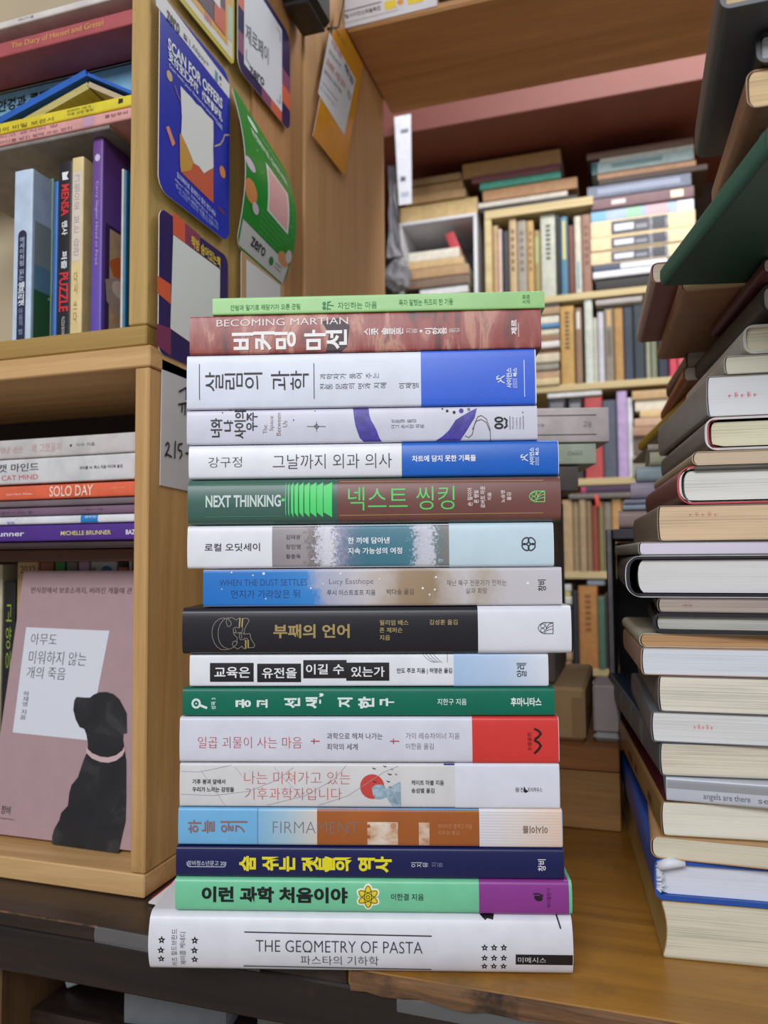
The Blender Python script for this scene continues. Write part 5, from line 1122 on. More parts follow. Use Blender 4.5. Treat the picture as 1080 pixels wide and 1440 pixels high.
# ------------------------------------------------------------------ posters on the side of the shelf unit
class Sheet:
    """a printed sheet on a real plane: four corners TL TR BR BL, u to the right, v up, corners rounded, optionally curling off the wall"""
    def __init__(s, TL, TR, BR, BL, n, base, curl=0.0, rad=.0, th=.0006, edge=None, back=None, lift=.0015, px=None):
        s.c = [Vector(q) for q in (TL, TR, BR, BL)]; s.n = Vector(n); s.curl = curl; s.px = px; s.lift = lift
        s.mb = MB(); w = (s.c[2]-s.c[3]).length; h = (s.c[0]-s.c[3]).length; s.w, s.h = w, h
        ru, rv = rad/w, rad/h
        vs = sorted(set([0, 1]+[k/16 for k in range(17)]+([rv*(1-math.cos(math.pi/2*k/5)) for k in range(6)]+[1-rv*(1-math.cos(math.pi/2*k/5)) for k in range(6)] if rad else [])))
        def inset(v):
            d = min(v, 1-v)
            if not rad or d >= rv: return 0.0
            return ru*(1-math.sqrt(max(0, 1-((rv-d)/rv)**2)))
        em = edge or ink((226, 226, 226))
        fr = [[s.P(inset(v)+(1-2*inset(v))*k/8, v, 0) for k in range(9)] for v in vs]
        bk = [[s.P(inset(v)+(1-2*inset(v))*k/8, v, -th) for k in range(9)] for v in vs]
        s.mb.grid(fr, base, True); s.mb.grid([r[::-1] for r in bk], back or em, True)
        for k in (0, 8): s.mb.grid([[a[k], b[k]] for a, b in zip(fr, bk)], em, False)
        s.mb.grid([fr[0], bk[0]], em, False); s.mb.grid([fr[-1], bk[-1]], em, False)
        s.pr = Print(s.mb, lambda u, v, l: s.P(u, v, l), .00018, cut=bool(curl))
    def P(s, u, v, l):
        TL, TR, BR, BL = s.c
        q = (BL*(1-u)+BR*u)*(1-v)+(TL*(1-u)+TR*u)*v
        return q+s.n*(s.lift+l+s.curl*math.sin(math.pi*min(max(v, 0), 1))*(1-.0*u))
    def uv(s, px, py):
        w = onP(px, py, s.c[3]+s.n*s.lift, s.n); u = v = .5
        for _ in range(8):                                  # invert the corner blend
            e = w-(s.P(u, v, 0)-s.n*s.curl*math.sin(math.pi*min(max(v, 0), 1))); e -= s.n*e.dot(s.n)
            TL, TR, BR, BL = s.c
            du = (BR-BL)*(1-v)+(TR-TL)*v; dv = (TL-BL)*(1-u)+(TR-BR)*u
            a, b, c, d, f = du.dot(du), du.dot(dv), dv.dot(dv), e.dot(du), e.dot(dv); D = a*c-b*b
            u += (d*c-f*b)/D; v += (a*f-b*d)/D
        return u, v
    def text(s, body, L, R, hgt, col, bold=0.0, L_=3):
        """line of lettering between two photo points on its middle line, hgt metres tall"""
        (u0, v0), (u1, v1) = s.uv(*L), s.uv(*R); V, Tn = lettering(body, bold); hv = hgt/s.h
        s.pr.tri([(u0+a*(u1-u0), v0+(v1-v0)*a+(b-.5)*hv) for a, b in V], Tn, ink(col), L_)
    def poly(s, pts, col, L=1): s.pr.poly([s.uv(*p) for p in pts], ink(col) if isinstance(col, tuple) else col, L)
    def stroke(s, pts, w, col, L=3):
        s.pr.tri(*s._st([s.uv(*p) for p in pts], w), ink(col), L)
    def _st(s, P, w):
        V = []; T = []
        for (a, b), (c, d) in zip(P, P[1:]):
            A = ((a)*s.w, b*s.h); B = (c*s.w, d*s.h); q = math.hypot(B[0]-A[0], B[1]-A[1]) or 1e-9
            nx, ny = -(B[1]-A[1])/q*w/2, (B[0]-A[0])/q*w/2; o = len(V)
            V += [((A[0]-nx)/s.w, (A[1]-ny)/s.h), ((B[0]-nx)/s.w, (B[1]-ny)/s.h), ((B[0]+nx)/s.w, (B[1]+ny)/s.h), ((A[0]+nx)/s.w, (A[1]+ny)/s.h)]
            T += [(o, o+1, o+2), (o, o+2, o+3)]
        return V, T
    def rect(s, u0, u1, v0, v1, col, L=1): s.pr.rect(u0, u1, v0, v1, ink(col) if isinstance(col, tuple) else col, L, 2, 8)
    def disc(s, u, v, r, col, L=2): s.pr.disc(u, v, r/s.w, r/s.h, ink(col), L, 16)
    def done(s, label, name='poster'): return tag(s.mb.build(name), label, 'poster')
NX = Vector((1, 0, 0))
def side(px, py, X=XL): return onX(px, py, X)
PR = .3
GLOSS = lambda c: card(c, .28, .015, 20)
def wl_sheet(TL, TR, BR, BL, base, X=XL, **k): return Sheet(side(*TL, X), side(*TR, X), side(*BR, X), side(*BL, X), NX, base, **k)
def squared(TL, TR, BR, BL):               # level rectangle in the wall plane from four measured corners
    a, b, c, d = [side(*q) for q in (TL, TR, BR, BL)]
    y0, y1, z1, z0 = (a.y+d.y)/2, (b.y+c.y)/2, (a.z+b.z)/2, (c.z+d.z)/2
    return [Vector((XL, y0, z1)), Vector((XL, y1, z1)), Vector((XL, y1, z0)), Vector((XL, y0, z0))]
WP = (228, 228, 234); ZB_ = (36, 34, 60)
# blue offer poster
s = Sheet(*squared((218, -24), (323, 118), (318, 353), (225, 255)), NX, GLOSS((24, 52, 190)), rad=.012)
s.poly([(219, -20), (322.5, 119), (322.5, 139), (219, 7)], WP, 1)
s.text('zero', (234, 20), (252, 43), .0085, ZB_, .025); s.poly([(258, 46), (263, 52.5), (263, 60), (258, 53.5)], (60, 70, 120), 2); s.text('ㅋ', (259, 51), (262, 55), .004, WP, 0, 4); s.text('| Alipay+', (266, 60), (293, 93), .006, (90, 100, 130), 0)
s.poly([(302, 98), (306, 103), (306, 117), (302, 112)], (80, 150, 190), 2); s.disc(*s.uv(309.5, 110), .002, (60, 60, 120)); s.disc(*s.uv(310, 119), .0012, (200, 110, 100))
s.text('SCAN FOR OFFERS', (235.5, 60.5), (312, 147), .0098, (236, 240, 250), .03); s.text('支付宝汇率优', (236, 76.5), (278, 126), .0088, (236, 240, 250), .03); s.text('优惠享好礼', (283, 132), (312, 166), .0088, (236, 240, 250), .03)
s.text('Scan with your favourite payment app', (237, 92), (312, 179), .004, (206, 214, 244), .006)
s.poly([(253, 121), (262, 131), (268, 137), (275, 146), (282, 151), (289, 160), (299, 170), (299.5, 190), (299, 210), (299.5, 236), (292, 240), (286, 244), (279, 234), (272, 230), (262, 205), (254, 188), (255, 165)], (232, 234, 238), 3)
s.poly([(252, 189), (254, 188), (262, 205), (272, 230), (282, 236), (299.5, 237), (299.5, 286), (254, 242), (252.5, 232)], (206, 84, 44), 2); s.poly([(252, 189), (254, 188), (262, 205), (271, 229), (268, 240), (254, 242), (252.5, 232)], (206, 150, 40), 3)
s.text('알리페이로 결제하고 할인 받으세요', (248, 245), (302.5, 302), .0048, (206, 214, 250), .012); s.text('Alipay+ 제휴 간편결제 앱으로 스캔 가능', (245, 251.5), (306, 316), .0036, (180, 192, 244), .006); s.text('행사 기간과 혜택은 바뀔 수 있습니다', (246, 260), (306, 322), .0034, (180, 192, 244), .006); s.text('자세한 내용은 직원에게', (250, 270), (296, 316), .0028, (150, 164, 236), 0)
s.poly([(233, 179), (237, 177), (246, 202), (242, 206)], (226, 140, 104), 2); s.disc(*s.uv(312.5, 242), .0052, (226, 140, 50)); s.disc(*s.uv(238, 107), .004, (206, 180, 130)); s.stroke([(245, 120), (249, 133), (254, 143)], .0012, (150, 110, 120)); s.stroke([(301, 206), (309, 203), (313, 197), (315, 190), (322, 190)], .0014, (190, 170, 150))
s.stroke([(303, 172), (312, 183)], .0012, (150, 170, 240)); s.poly([(307, 290), (316, 300), (314, 302), (306, 293)], (110, 40, 90), 2)
s.done('tall blue poster with an orange envelope on the cabinet side')
# yellow bordered poster above it
a, b_ = side(243, -3), side(327.5, 90); zb2 = (a.z+b_.z)/2
Y0, Y1 = a.y, b_.y; q = [Vector((XL, Y0, zb2+.2)), Vector((XL, Y1, zb2+.2)), Vector((XL, Y1, zb2)), Vector((XL, Y0, zb2))]
s = Sheet(*q, NX, GLOSS((222, 206, 60)), rad=.008)
s.rect(.04, .96, .022, .98, (226, 222, 214), 1); s.rect(.0+.1, .87, .06, .94, (222, 164, 50), 2); s.rect(.15, .82, .09, .92, (58, 32, 70), 3); s.rect(.15, .4, .1, .16, (150, 44, 60), 4); s.rect(.62, .82, .09, .2, (206, 84, 50), 4); s.rect(.2, .72, .18, .8, (226, 226, 230), 5); s.text('zero', (287, 20), (297, 33), .006, (206, 120, 160), .02)
s.rect(.87, .95, .1, .26, (176, 206, 200), 2); s.rect(.87, .95, .26, .5, (222, 160, 70), 2)
s.done('yellow bordered payment poster above the blue poster')
# purple bordered white poster
a, b_ = side(336, 108), side(405, 187.5); zb3 = (a.z+b_.z)/2; Y0 = side(329, 20).y; Y1 = side(403, 120).y; zt3 = side(400, 48).z
q = [Vector((XL, Y0, zt3+.005)), Vector((XL, Y1, zt3)), Vector((XL, Y1, zb3)), Vector((XL, Y0, zb3))]
s = Sheet(*q, NX, GLOSS((38, 30, 96)), rad=.012, lift=.004)
OR_, MG = (216, 88, 44), (132, 40, 98)
s.rect(0, .1, .55, .74, OR_, 1); s.rect(.82, 1, .40, .56, MG, 1); s.rect(.82, 1, .22, .40, OR_, 1); s.rect(.0, .1, .16, .34, MG, 1); s.rect(.42, .6, 0, .1, MG, 1); s.rect(.6, .82, 0, .1, OR_, 1)
s.rect(.1, .82, .1, .93, (222, 226, 240), 2)
s.text('제로페이', (345, 44), (377, 80), .0185, (64, 66, 92), .01); s.text('zero', (350, 97), (371, 117), .0085, (40, 42, 66), .03)
for u, v, du, dv in ((.14, .16, .07, .09), (.78, .16, -.07, .09), (.14, .87, .07, -.09), (.78, .87, -.07, -.09)):
    s.rect(min(u, u+du), max(u, u+du), v-.004, v+.004, (110, 114, 136), 3); s.rect(u-.006, u+.006, min(v, v+dv), max(v, v+dv), (110, 114, 136), 3)
s.done('purple bordered white payment poster right of the yellow one')
# green curling poster
s = Sheet(side(322, 116), side(403, 244), side(396.5, 403), side(330, 345), NX, GLOSS((20, 146, 52)), curl=.0125, rad=.010)
s.rect(.03, .97, .0+.012, .165, (214, 214, 220), 1)
s.pr.disc(.28, .90, .085, .03, ink((206, 232, 212)), 2, 16); s.text
def st(body, u0, u1, v0, v1, c, bold=0.0): s.pr.text(body, u0, u1, v0, v1, ink(c), bold, 'h', 3)
st('위챗페이', .42, .8, .875, .915, (120, 196, 130)); st('위챗페이로 결제하세요', .2, .86, .775, .84, (206, 232, 210), .02)
s.rect(.40, .83, .36, .70, (228, 232, 226), 2); s.rect(.43, .80, .38, .68, (226, 172, 176), 3)
for k in range(5): st('결제 창에서 스캔한 뒤 금액을 확인하세요', .3, .9-.06*k, .318-.035*k, .336-.035*k, (96, 190, 112), .004)
st('zero', .22, .5, .065, .125, (38, 40, 70), .02); s.pr.disc(.64, .085, .045, .03, ink((30, 130, 60)), 3, 14); st('위챗페이', .72, .86, .09, .108, (60, 60, 66)); st('WeChat', .72, .86, .065, .08, (60, 60, 66))
s.pr.disc(.08, .52, .09, .035, ink((214, 200, 220)), 2, 12); s.pr.disc(.1, .36, .11, .07, ink((220, 140, 74)), 2, 14); s.pr.disc(.2, .29, .06, .035, ink((206, 196, 206)), 3, 12); s.pr.disc(.85, .17, .12, .05, ink((216, 150, 100)), 2, 14); s.pr.disc(.93, .22, .06, .05, ink((214, 206, 214)), 3, 12)
for u, v in ((.25, .7), (.3, .57), (.9, .6), (.88, .45)): s.pr.disc(u, v, .012, .006, ink((140, 220, 120)), 2, 8)
s.done('green poster with a white foot, curling off the cabinet side')
# purple and orange poster
s = Sheet(*squared((221.5, 284), (318.5, 368), (318, 546), (220, 487)), NX, GLOSS((46, 34, 100)), rad=.008, lift=.0016)
s.poly([(243, 298), (260, 313), (260, 342), (243, 329)], (222, 84, 46), 1); s.poly([(260, 313), (281, 331), (281, 356), (260, 342)], (132, 44, 84), 1); s.poly([(220.5, 387), (240, 400), (240, 428), (221, 412)], (222, 90, 50), 1); s.poly([(220, 455), (240, 462), (240, 500), (220, 486)], (128, 44, 92), 1)
s.poly([(243, 330), (309, 379), (308, 510), (239, 462)], (228, 230, 234), 2)
s.text('책방 숨어있는책', (268, 338), (309, 370), .0095, (240, 206, 60), .02)
s.done('purple and orange poster with a blank white panel and yellow heading')
# tan bordered card under the green poster
s = Sheet(*[Vector((XL, y, z)) for y, z in ((.622, .285), (.714, .285), (.714, .17), (.622, .17))], NX, GLOSS((196, 160, 116)), rad=.006)
s.rect(.1, .9, .06, .94, (222, 222, 228), 1); s.pr.disc(.5, .62, .1, .08, ink((130, 170, 120)), 2, 14); s.pr.disc(.36, .62, .05, .05, ink((196, 140, 110)), 2, 12)
s.done('white card with a tan border under the green poster')
# handwritten sheet on the lower cabinet
s = Sheet(*[Vector((XL, y, z)) for y, z in ((.4985, .151), (.585, .149), (.583, .052), (.497, .055))], NX, card((206, 206, 212), .6, .03, 16), lift=.001)
for P in ([(262, 545), (251, 551)], [(262, 546), (261.5, 562)], [(250, 569), (266, 566)], [(256, 569), (255, 580)], [(260, 568), (259.5, 584)]): s.stroke(P, .0016, (34, 32, 38))
for P in ([(232, 627), (235, 622), (237.5, 626), (236, 632), (231.5, 641), (235, 639), (241, 643)], [(246, 620), (245, 645)], [(256, 624), (250.5, 625), (250, 633), (254, 634), (255.5, 639), (252, 645)], [(260, 637), (265, 638)]): s.stroke(P, .0016, (34, 32, 38))
s.done('handwritten white sheet taped to the lower cabinet side', 'paper_notice')
# orange leaflet on the divider
s = wl_sheet((467, 18), (504.5, 93), (478.5, 248), (433.5, 192), GLOSS((226, 156, 36)), lift=.006)
s.poly([(463, 45), (500, 112), (484, 190), (447, 131)], (226, 228, 236), 1)
for L, R, h, c, t in (((465.5, 57), (480, 80), .010, (210, 120, 116), '국경시장'), ((462, 70), (478, 93), .007, (120, 130, 130), '지금 만나는 책'), ((459, 85), (485, 122), .011, (206, 110, 106), '오래된 서점 잔치'), ((456, 99), (480, 130), .006, (120, 120, 130), '참여하는 동네 책방'), ((452, 114), (474, 142), .004, (150, 156, 180), '자세한 안내는 뒷면을 보세요'), ((450, 122), (472, 150), .004, (150, 156, 180), '행사 기간 동안 열려 있습니다'), ((484, 92), (497, 118), .014, (70, 80, 80), '책방'), ((488, 128), (493, 139), .012, (120, 126, 126), '잔')): s.text(t, L, R, h, c, .01)
for k in range(8): s.text('참여 책방 안내 목록과 약도', (442+.6*k-k*1.0, 150+6*k), (476-k*1.3, 196+5.5*k), .003, (190, 118, 28), 0)
s.text('책방 잔치', (471, 40), (485, 64), .006, (150, 96, 20), .01)
s.done('orange leaflet hanging crooked on the tan divider')
# notice on the front of the overhead board
YN = .905
TLn, BLn, BRn = onY(467, -30, YN), onY(486, 42, YN), onY(615, 8, YN)
zb4 = (BLn.z+BRn.z)/2; xs0 = onY(478, 20, YN).x-.012
s = Sheet((xs0, YN, zb4+.08), (BRn.x, YN, zb4+.08), (BRn.x, YN, zb4+.001), (BLn.x, YN, zb4-.001), (0, -1, 0), card((218, 218, 226), .5, .02))
s.text('한밭사이언스예술축전', (480, 25), (535, 11), .0065, (70, 70, 76), .006); s.stroke([(478, 18), (536, 3)], .0014, (110, 110, 120)); s.stroke([(484, 33), (560, 14)], .0008, (170, 170, 180))
s.poly([(540, 3), (556, -1), (558, 10), (542, 15)], (232, 206, 60), 2); s.poly([(572, -5), (592, -8), (596, 2), (574, 7)], (232, 206, 60), 2); s.disc(*s.uv(563, 3), .004, (226, 150, 60))
s.done('white notice with yellow drawings on the overhead board', 'paper_notice')
m = MB(); a = onY(617, 4, YN); m.box(a.x, a.x+.12, YN-.004, YN-.0005, a.z+.0, a.z+.08, card((34, 30, 32), .4), .0006)
tag(m.build('sign_board'), 'black board beside the white notice on the overhead board', 'sign')
# black plastic lamp housing high on the divider
m = MB(); p0 = side(379, 3, XL+.001); p1 = side(412, 38, XL+.001); e = onX(446, 33, XL+.065)
m.box(XL+.0008, XL+.036, .705, .765, p1.z+.006, p1.z+.12, card((26, 24, 27), .3, .05), .006)
m.box(XL+.003, XL+.03, .71, .76, p1.z+.002, p1.z+.007, card((40, 38, 42), .3), .001)
P = [Vector((XL+.037, .766, p1.z+.10)), Vector((XL+.05, .775, p1.z+.06)), Vector((XL+.04, .775, p1.z+.016)), Vector((XL+.03, .766, p1.z+.01))]
m.tube(P, .0014, ink((90, 88, 92)), 6)
tag(m.build('speaker'), 'small black box fixed high above the purple bordered poster', 'speaker')

# ------------------------------------------------------------------ the pile at the right
YPILE = .505
PG = 'books in the right pile'
XR = onY(1080, 900, YPILE).x+.085
def rbook(label, X, z0, z1, L, c, page, kind='paper', tcov=None, r=None, bulge=.0008, Yf=YPILE, rot=0.0, W=None, minn=None, marks=None, gap=.0008, ins=None, pgc=.16, head=None, mtop=None, ring2=None):
    """spine to the left, head towards the eye"""
    hard = kind == 'hard'
    T = z1-z0-.0004
    t = tcov or (.0024 if hard else .0005); r = r if r is not None else (min(.007, T*.3) if hard else min(.0018, T*.25))
    W = W or (XR-X)
    rot = math.radians(rot); cr, sr = math.cos(rot), math.sin(rot)
    ex = Vector((sr, -cr, 0)); ey = Vector((cr, sr, 0))
    O = Vector((X, Yf, z0+.0002))-ex*L
    M = frame(O, ex, ey, (0, 0, 1))
    o = empty('hardcover_book' if hard else 'paperback_book', label, 'book', M, group=PG)
    mb = MB(); cm = card(c, .4, .03); add_cover(mb, L, W, T, cm, t, r, bulge, minn=card(minn, .5) if minn else None, mtop=card(mtop, .4, .08, 20) if mtop else None)
    if ring2: add_cover(mb, L-.0002, W-.001, T, card(ring2[0], .4), ring2[1], r, bulge, x0=.0002, off=-t); gap += ring2[1]; t = t+ring2[1]
    pr = Print(mb, lambda u, v, l: (u, spine_y(min(max(v, 0), T), T, r, bulge)-l, v), cut=True)
    if marks: marks(pr, L, T)
    mb.build('cover', o)
    pb = MB(); add_pages(pb, L, W, T, pages(page, pgc), t, r, bulge, (.003 if hard else .0006) if ins is None else ins, gap)
    hp = Print(pb, lambda u, v, l: (L-((.003 if hard else .0006) if ins is None else ins)+l, u, v))
    if head: head(hp, W, T)
    pb.build('page_block', o)
    return o
def stamp(u, v, w, h, c=(226, 150, 150)):
    """small faded red rubber-stamp strokes on the page edges"""
    def f(p, W, T):
        for k in range(5):
            x = u+w*k/5; p.rect(x, x+w*.06, T*v, T*v+h*(.6+.4*(k % 2)), ink(c), 1, 1, 1); p.rect(x, x+w*.12, T*v+h*.35, T*v+h*.47, ink(c), 1, 1, 1)
            if k % 2: p.rect(x+w*.08, x+w*.1, T*v, T*v+h, ink(c), 1, 1, 1)
    return f
def zP(x, y): return onY(x, y, YPILE).z
def xP(x, y): return onY(x, y, YPILE).x
IV, IV2, WHP = (224, 214, 188), (226, 220, 204), (226, 226, 230)
R = [  # left x, top y, bottom y, kind, cover, pages, depth, label, extras
 (1047, 457, 499, 'hard', (206, 204, 196), (228, 218, 192), .19, 'cream book with a rounded white spine high in the right pile', dict(minn=(206, 200, 192), tcov=.0016, rot=6)),
 (1020, 500, 528, 'paper', (176, 170, 158), (222, 216, 198), .19, 'cream paged paperback just above the big white stamped one', dict(rot=6)),
 (995, 528, 585, 'paper', (150, 144, 138), (230, 230, 234), .19, 'thick white paged paperback with a faint red stamp', dict(head=stamp(.012, .46, .018, .003, (222, 150, 154)), pgc=.05, rot=6.5)),
 (993, 589, 634, 'hard', (126, 114, 110), (226, 220, 190), .19, 'hardcover with a red inner edge and grey spine below the white stamped paperback', dict(minn=(214, 206, 206), tcov=.0014, rot=5.5, ring2=((186, 60, 68), .0011))),
 (975, 635, 655, 'paper', (190, 170, 140), (206, 184, 158), .19, 'thin beige paperback between the two red-edged hardcovers', dict(r=.003, rot=5)),
 (957, 656, 710, 'hard', (134, 78, 76), (226, 224, 218), .19, 'red and white hardcover with a dark grey top board', dict(minn=(196, 70, 76), tcov=.0012, bulge=.002, rot=4.5, ring2=((222, 216, 218), .0013))),
 (926, 711, 761, 'paper', (150, 134, 120), (222, 192, 158), .19, 'thick tan paged paperback with wavy pages and a faint stamp', dict(head=stamp(.018, .68, .018, .0028, (212, 160, 138)), pgc=.22, rot=4)),
 (899, 762, 781, 'paper', (150, 146, 138), (222, 214, 232), .20, 'thin lilac white paperback lying on the white jacketed hardcover', dict(pgc=.04, rot=5)),
 (885, 781, 840, 'hard', (58, 50, 56), (222, 220, 220), .20, 'big hardcover with a black board and white jacket edge', dict(minn=(206, 204, 208), tcov=.0005, r=.007, bulge=.0025, gap=.003, pgc=.06, ring2=((34, 28, 36), .0022), rot=2)),
 (926, 841, 861, 'paper', (120, 108, 104), (176, 162, 152), .12, 'thin dull grey paperback below the big black hardcover', dict(head=stamp(.014, .3, .006, .004, (190, 140, 138)))),
 (922, 861, 890, 'hard', (34, 32, 38), (190, 188, 180), .12, 'small black hardcover with grey page edges', dict(bulge=.002)),
 (901, 891, 910, 'paper', (206, 196, 176), (190, 146, 102), .13, 'thin book with brown page edges above the white swollen paperback', dict(r=.003, pgc=.2, rot=5)),
 (903, 910, 949, 'paper', (196, 160, 140), (220, 224, 232), .13, 'white paged paperback with a bent lower cover', dict(pgc=.06, rot=5)),
 (927, 950, 1000, 'paper', (128, 120, 116), (228, 222, 206), .15, 'thick cream paperback with a lip at its foot', dict(rot=4)),
 (917, 1001, 1043, 'paper', (120, 122, 126), (222, 222, 222), .16, 'white paperback with a red stamp over a long grey spine', dict(head=stamp(.024, .47, .012, .003, (226, 156, 156)), pgc=.08, rot=4)),
 (929, 1044, 1091, 'paper', (92, 98, 108), (222, 212, 192), .285, 'cream paperback with a long dark blue grey spine', dict(rot=7.5, mtop=(24, 44, 66))),
 (937, 1092, 1126, 'silver', (196, 200, 210), (210, 210, 214), .2, 'silver white book with grey lettering on its front edge', {}),
 (931, 1127, 1175, 'paper', (150, 116, 72), (230, 226, 212), .27, 'cream paged book with a brown wood-coloured spine', dict(pgc=.08, rot=6.7, mtop=(96, 34, 40))),
 (917, 1175, 1206, 'paper', (196, 154, 108), (216, 208, 186), .2, 'kraft covered paperback with ruffled pages above the blue hardcover', dict(r=.004)),
 (922, 1207, 1265, 'hard', (40, 86, 176), (224, 228, 240), .27, 'bright blue hardcover with white pages near the bottom of the right pile', dict(r=.004, pgc=.05, rot=5, tcov=.0028)),
 (930, 1266, 1350, 'paper', (176, 150, 96), (220, 214, 194), .27, 'thickest cream book at the bottom of the right pile', dict(r=.002, pgc=.2, bulge=-.003, rot=5.5, gap=.0001, ins=.0002)),
]
zs = []
for i, q in enumerate(R):
    top = zP(q[0], q[1])
    if i: top = (top+zP(R[i-1][0], R[i-1][2]))/2
    zs.append(top)
zs.append(TABLE_Z)
for i, (x, y0, y1, kd, c, pg, L, lab, ex) in enumerate(R):
    z1, z0 = zs[i], zs[i+1]; X = xP(x, (y0+y1)/2)
    if kd == 'silver':
        # its spine faces the eye: a plain book with the lettering on the front edge
        M, Ln, T = lying(X, XR, YPILE, z0+.0002, z1-.0002)
        o = empty('paperback_book', lab, 'book', M, group=PG); mb = MB(); cm = card(c, .3, .02); add_cover(mb, Ln, .16, T, cm, .0005, .0016, .0004)
        pr = Print(mb, lambda u, v, l: (u, spine_y(v, T, .0016, .0004)-l, v)); pr.rect(.0005, Ln, T*.55, T*.985, ink((150, 152, 158)), 1, 1, 4)
        a = xP(989, 1118)-X; b2 = xP(1055, 1122)-X; pr.text('angels are there', a, b2, T*.14, T*.46, ink((110, 112, 124)), 0); a = xP(1066, 1124)-X; pr.text('secret of the sky', a, a+.05, T*.14, T*.44, ink((120, 122, 132)), 0)
        mb.build('cover', o); pb = MB(); add_pages(pb, Ln, .16, T, pages(pg), .0005, .0016, .0004); pb.build('page_block', o); continue
    mk = None
    if L == .285: mk = lambda p, w, h: [p.rect(w*a, w*b, h*.02, h*.98, ink(cc), 1, 1, 6) for a, b, cc in ((.2, .34, (104, 104, 96)), (.34, .36, (150, 154, 160)), (.55, .57, (150, 154, 160)), (.72, .78, (120, 124, 120)))]
    if 'wood-coloured' in lab: mk = lambda p, w, h: [p.rect(w*a, w*b, h*.3, h*.6, ink((84, 58, 36)), 1, 1, 3) for a, b in ((.1, .2), (.4, .5), (.55, .6), (.8, .86))]
    rbook(lab, X, z0, z1, L, c, pg, kd, marks=mk, **ex)
# cloth-worn corner and boards that differ from their book
BKS = {o['label']: o for o in bpy.data.objects if 'label' in o and o.parent is None}
def board(label, col, x0=0.0, up_=True, name='top_board', jut=.0008, W=.16):
    o = BKS[label]; cov = [c for c in o.children if c.name.startswith('cover')][0]
    xs = [v.co.x for v in cov.data.vertices]; ys = [v.co.y for v in cov.data.vertices]; z_ = [v.co.z for v in cov.data.vertices]
    mb = MB(); L = max(xs); T = max(z_)
    z1 = T+.0001 if up_ else .0022
    mb.box(.0, L+jut, .008, max(ys), z1-.0026, z1, card(col, .4, .04), .0008)
    q = mb.build(name, o); return q
board('red and white hardcover with a dark grey top board', (92, 90, 86))
# ruffled kraft flap and worn blue corner
o = BKS['bright blue hardcover with white pages near the bottom of the right pile']
mb = MB(); T = zs[19]-zs[20]-.0004; L = .27
for k in range(14):
    a = random.uniform(.25, .95)*T; mb.tube([(L-.0005, .001, a), (L+.001, .0025+random.uniform(0, .003), a+random.uniform(-.003, .003))], [.0014, .0006], ink((214, 220, 234)), 6)
mb.tube([(L+.0004, .002, T*.82), (L+.0012, .008, T*.93), (L+.0008, .017, T*.93)], [.003, .0034, .0018], ink((226, 230, 240)), 8)
mb.build('worn_corner', o)['label'] = 'frayed white corner'

# leaning and overhanging books higher up: near and far lower-left corners measured
def over(label, near, far, zb, th, c, page=(214, 206, 186), hard=False, W=.2, marks=None, minn=None, side=None, ext=0.0, gap=.0008, r=None):
    A, B = onZ(*near, zb), onZ(*far, zb); d = A-B; L = d.length; ex = d.normalized(); ey = Vector((-ex.y, ex.x, 0))
    L += ext
    M = frame(B, ex, ey, (0, 0, 1)); T = th; t = .002 if hard else .0006; r = r if r is not None else min(.004, T*.3)
    o = empty('hardcover_book' if hard else 'paperback_book', label, 'book', M, group=PG)
    mb = MB(); add_cover(mb, L, W, T, card(c, .42, .06), t, r, .0006, minn=card(minn, .5) if minn else None)
    pr = Print(mb, lambda u, v, l: (u, spine_y(v, T, r, .0006)-l, v), cut=True)
    if side: pr.rect(0, L, T*.02, T*.98, ink(side), 1, 1, 6)
    if marks: marks(pr, L, T)
    mb.build('cover', o)
    pb = MB(); add_pages(pb, L, W, T, pages(page), t, r, .0006, .003 if hard else .0006, gap); pb.build('page_block', o); return o
zt8 = zs[0]
z7 = zt8+.0006
over('dark grey brown book with a thick spine slanting across the right pile', (1072, 441), (968, 548), z7+.007, .0185, (72, 66, 64), (226, 222, 206), W=.14, hard=True, r=.006)
z6 = z7+.0262
over('dark maroon book on the slanting grey brown book', (1074, 384), (1000, 474), z6, .0085, (98, 44, 52), (206, 196, 180), W=.14)
z5 = z6+.0092
over('kraft covered book jutting left behind the green cover', (959, 411), (926, 506), z5, .0125, (176, 128, 90), (190, 160, 120), W=.12)
over('maroon covered book jutting furthest left behind the green book', (917, 398), (897, 482), z5+.0128, .014, (146, 80, 80), (206, 190, 170), W=.05, side=(190, 164, 154))
over('dark green book overhanging at the right', (1080, 214), (930, 402), z5, .0125, (24, 66, 52), (206, 206, 196), W=.17, hard=True, side=(56, 104, 86), r=.003)
z2 = z5+.013; yn = z2*1082/575
over('worn grey brown book on the green one', (1071, 214), (1032, 288), z2, .0105, (150, 140, 130), (226, 224, 220), W=.13)
z1_ = z2+.011; th1 = z1_*1082/627*55/1082
over('brown kraft covered book above the green book', (1052, 153), (1003, 300), z1_, th1, (150, 106, 76), (214, 184, 140), W=.14)
zk = z1_+th1+.0005; th2 = zk*49/690
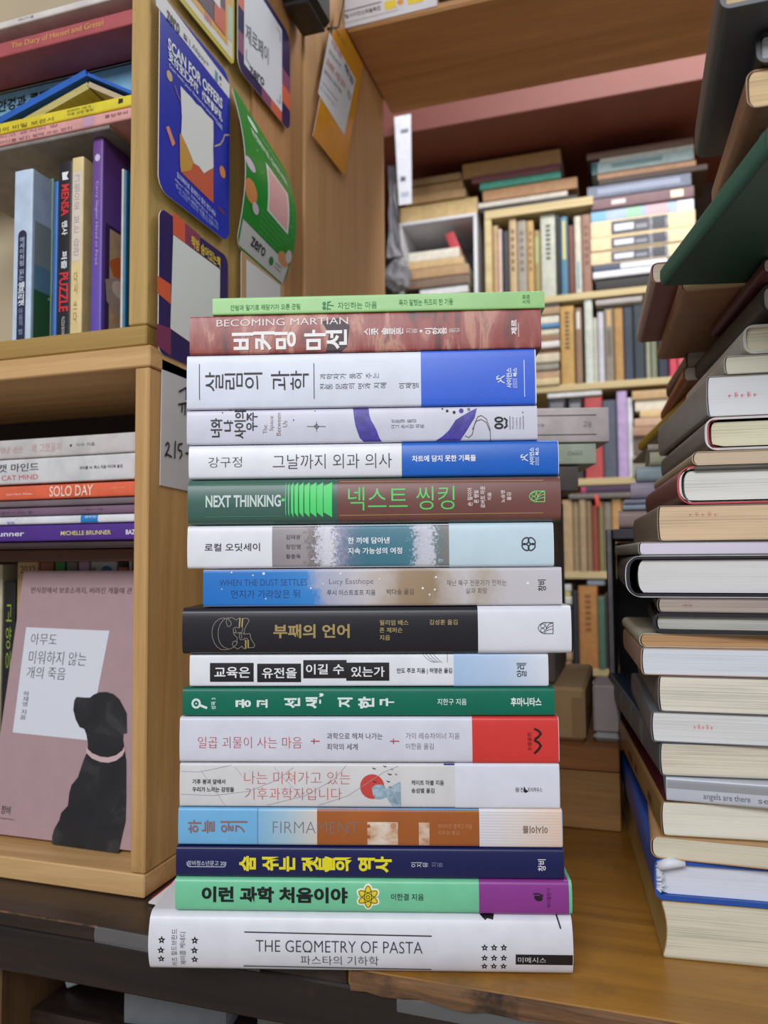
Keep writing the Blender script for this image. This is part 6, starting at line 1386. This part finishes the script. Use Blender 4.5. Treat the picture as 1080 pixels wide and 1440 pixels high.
over('black book with pale pages under the top grey one', (1066, 90), (1030, 240), zk, th2, (32, 32, 36), (206, 206, 212), W=.13, hard=True)
zk2 = zk+th2+.0005
over('topmost dark slate book with beige pages at the right edge', (1014, 14), (980, 224), zk2, .022, (74, 76, 82), (206, 178, 134), W=.2, hard=True, side=(96, 84, 78))

# second pile on the black metal crate
YQ = YK+.004; zq = bz1+.0004
Q = [(870, 745, 719, (196, 168, 164), 'pinkish beige book at the foot of the pile on the black crate'), (876, 719, 711, (176, 194, 216), 'light blue book on the pinkish beige one'), (878, 711, 703.5, (150, 160, 180), 'thin slate blue book on the light blue one'),
     (887, 703, 679, (190, 178, 202), 'lilac book in the pile on the black crate'), (895, 679, 657, (176, 196, 206), 'pale blue and grey book in the pile on the black crate'), (914, 656, 635, (206, 204, 176), 'cream book near the top of the pile on the black crate'),
     (911, 635, 625, (196, 184, 172), 'thin beige book in the pile on the black crate'), (933, 620, 594, (206, 202, 212), 'white grey book on top of the pile on the black crate')]
for x, yb, yt, c, lab in Q:
    X0 = onY(x, (yb+yt)/2, YQ).x; h = onY(x+15, yt, YQ).z-onY(x+15, yb, YQ).z
    M, Ln, T = lying(X0, b0+.29, YQ, zq, zq+h-.0003)
    mk = (lambda p, w, hh: p.rect(w*.1, w, 0, hh, ink((120, 128, 138)), 1, 1, 4)) if 'blue and grey' in lab else None
    book(lab, M, Ln, .15, T, c, merged=False, r=min(.005, T*.3), marks=mk, group='books on the black crate', page=(206, 200, 190)); zq += h
zq += .0004
over('grey magazine sticking out on the pile on the black crate', (966, 584), (890, 652), zq, .006, (128, 122, 118), W=.16)
over('mustard yellow book sticking out over the grey magazine', (972, 566), (898, 634), zq+.0064, .012, (176, 150, 44), W=.16, side=(186, 160, 40))
over('orange brown book above the mustard yellow one', (962, 536), (930, 592), zq+.0188, .012, (176, 92, 44), W=.13)
over('reddish brown book at the top of the back pile', (966, 520), (938, 560), zq+.0312, .016, (116, 72, 60), W=.12)

# the type case is not part of the shop
bpy.data.objects.remove(_to); bpy.data.curves.remove(_tc); bpy.data.scenes.remove(_ts)
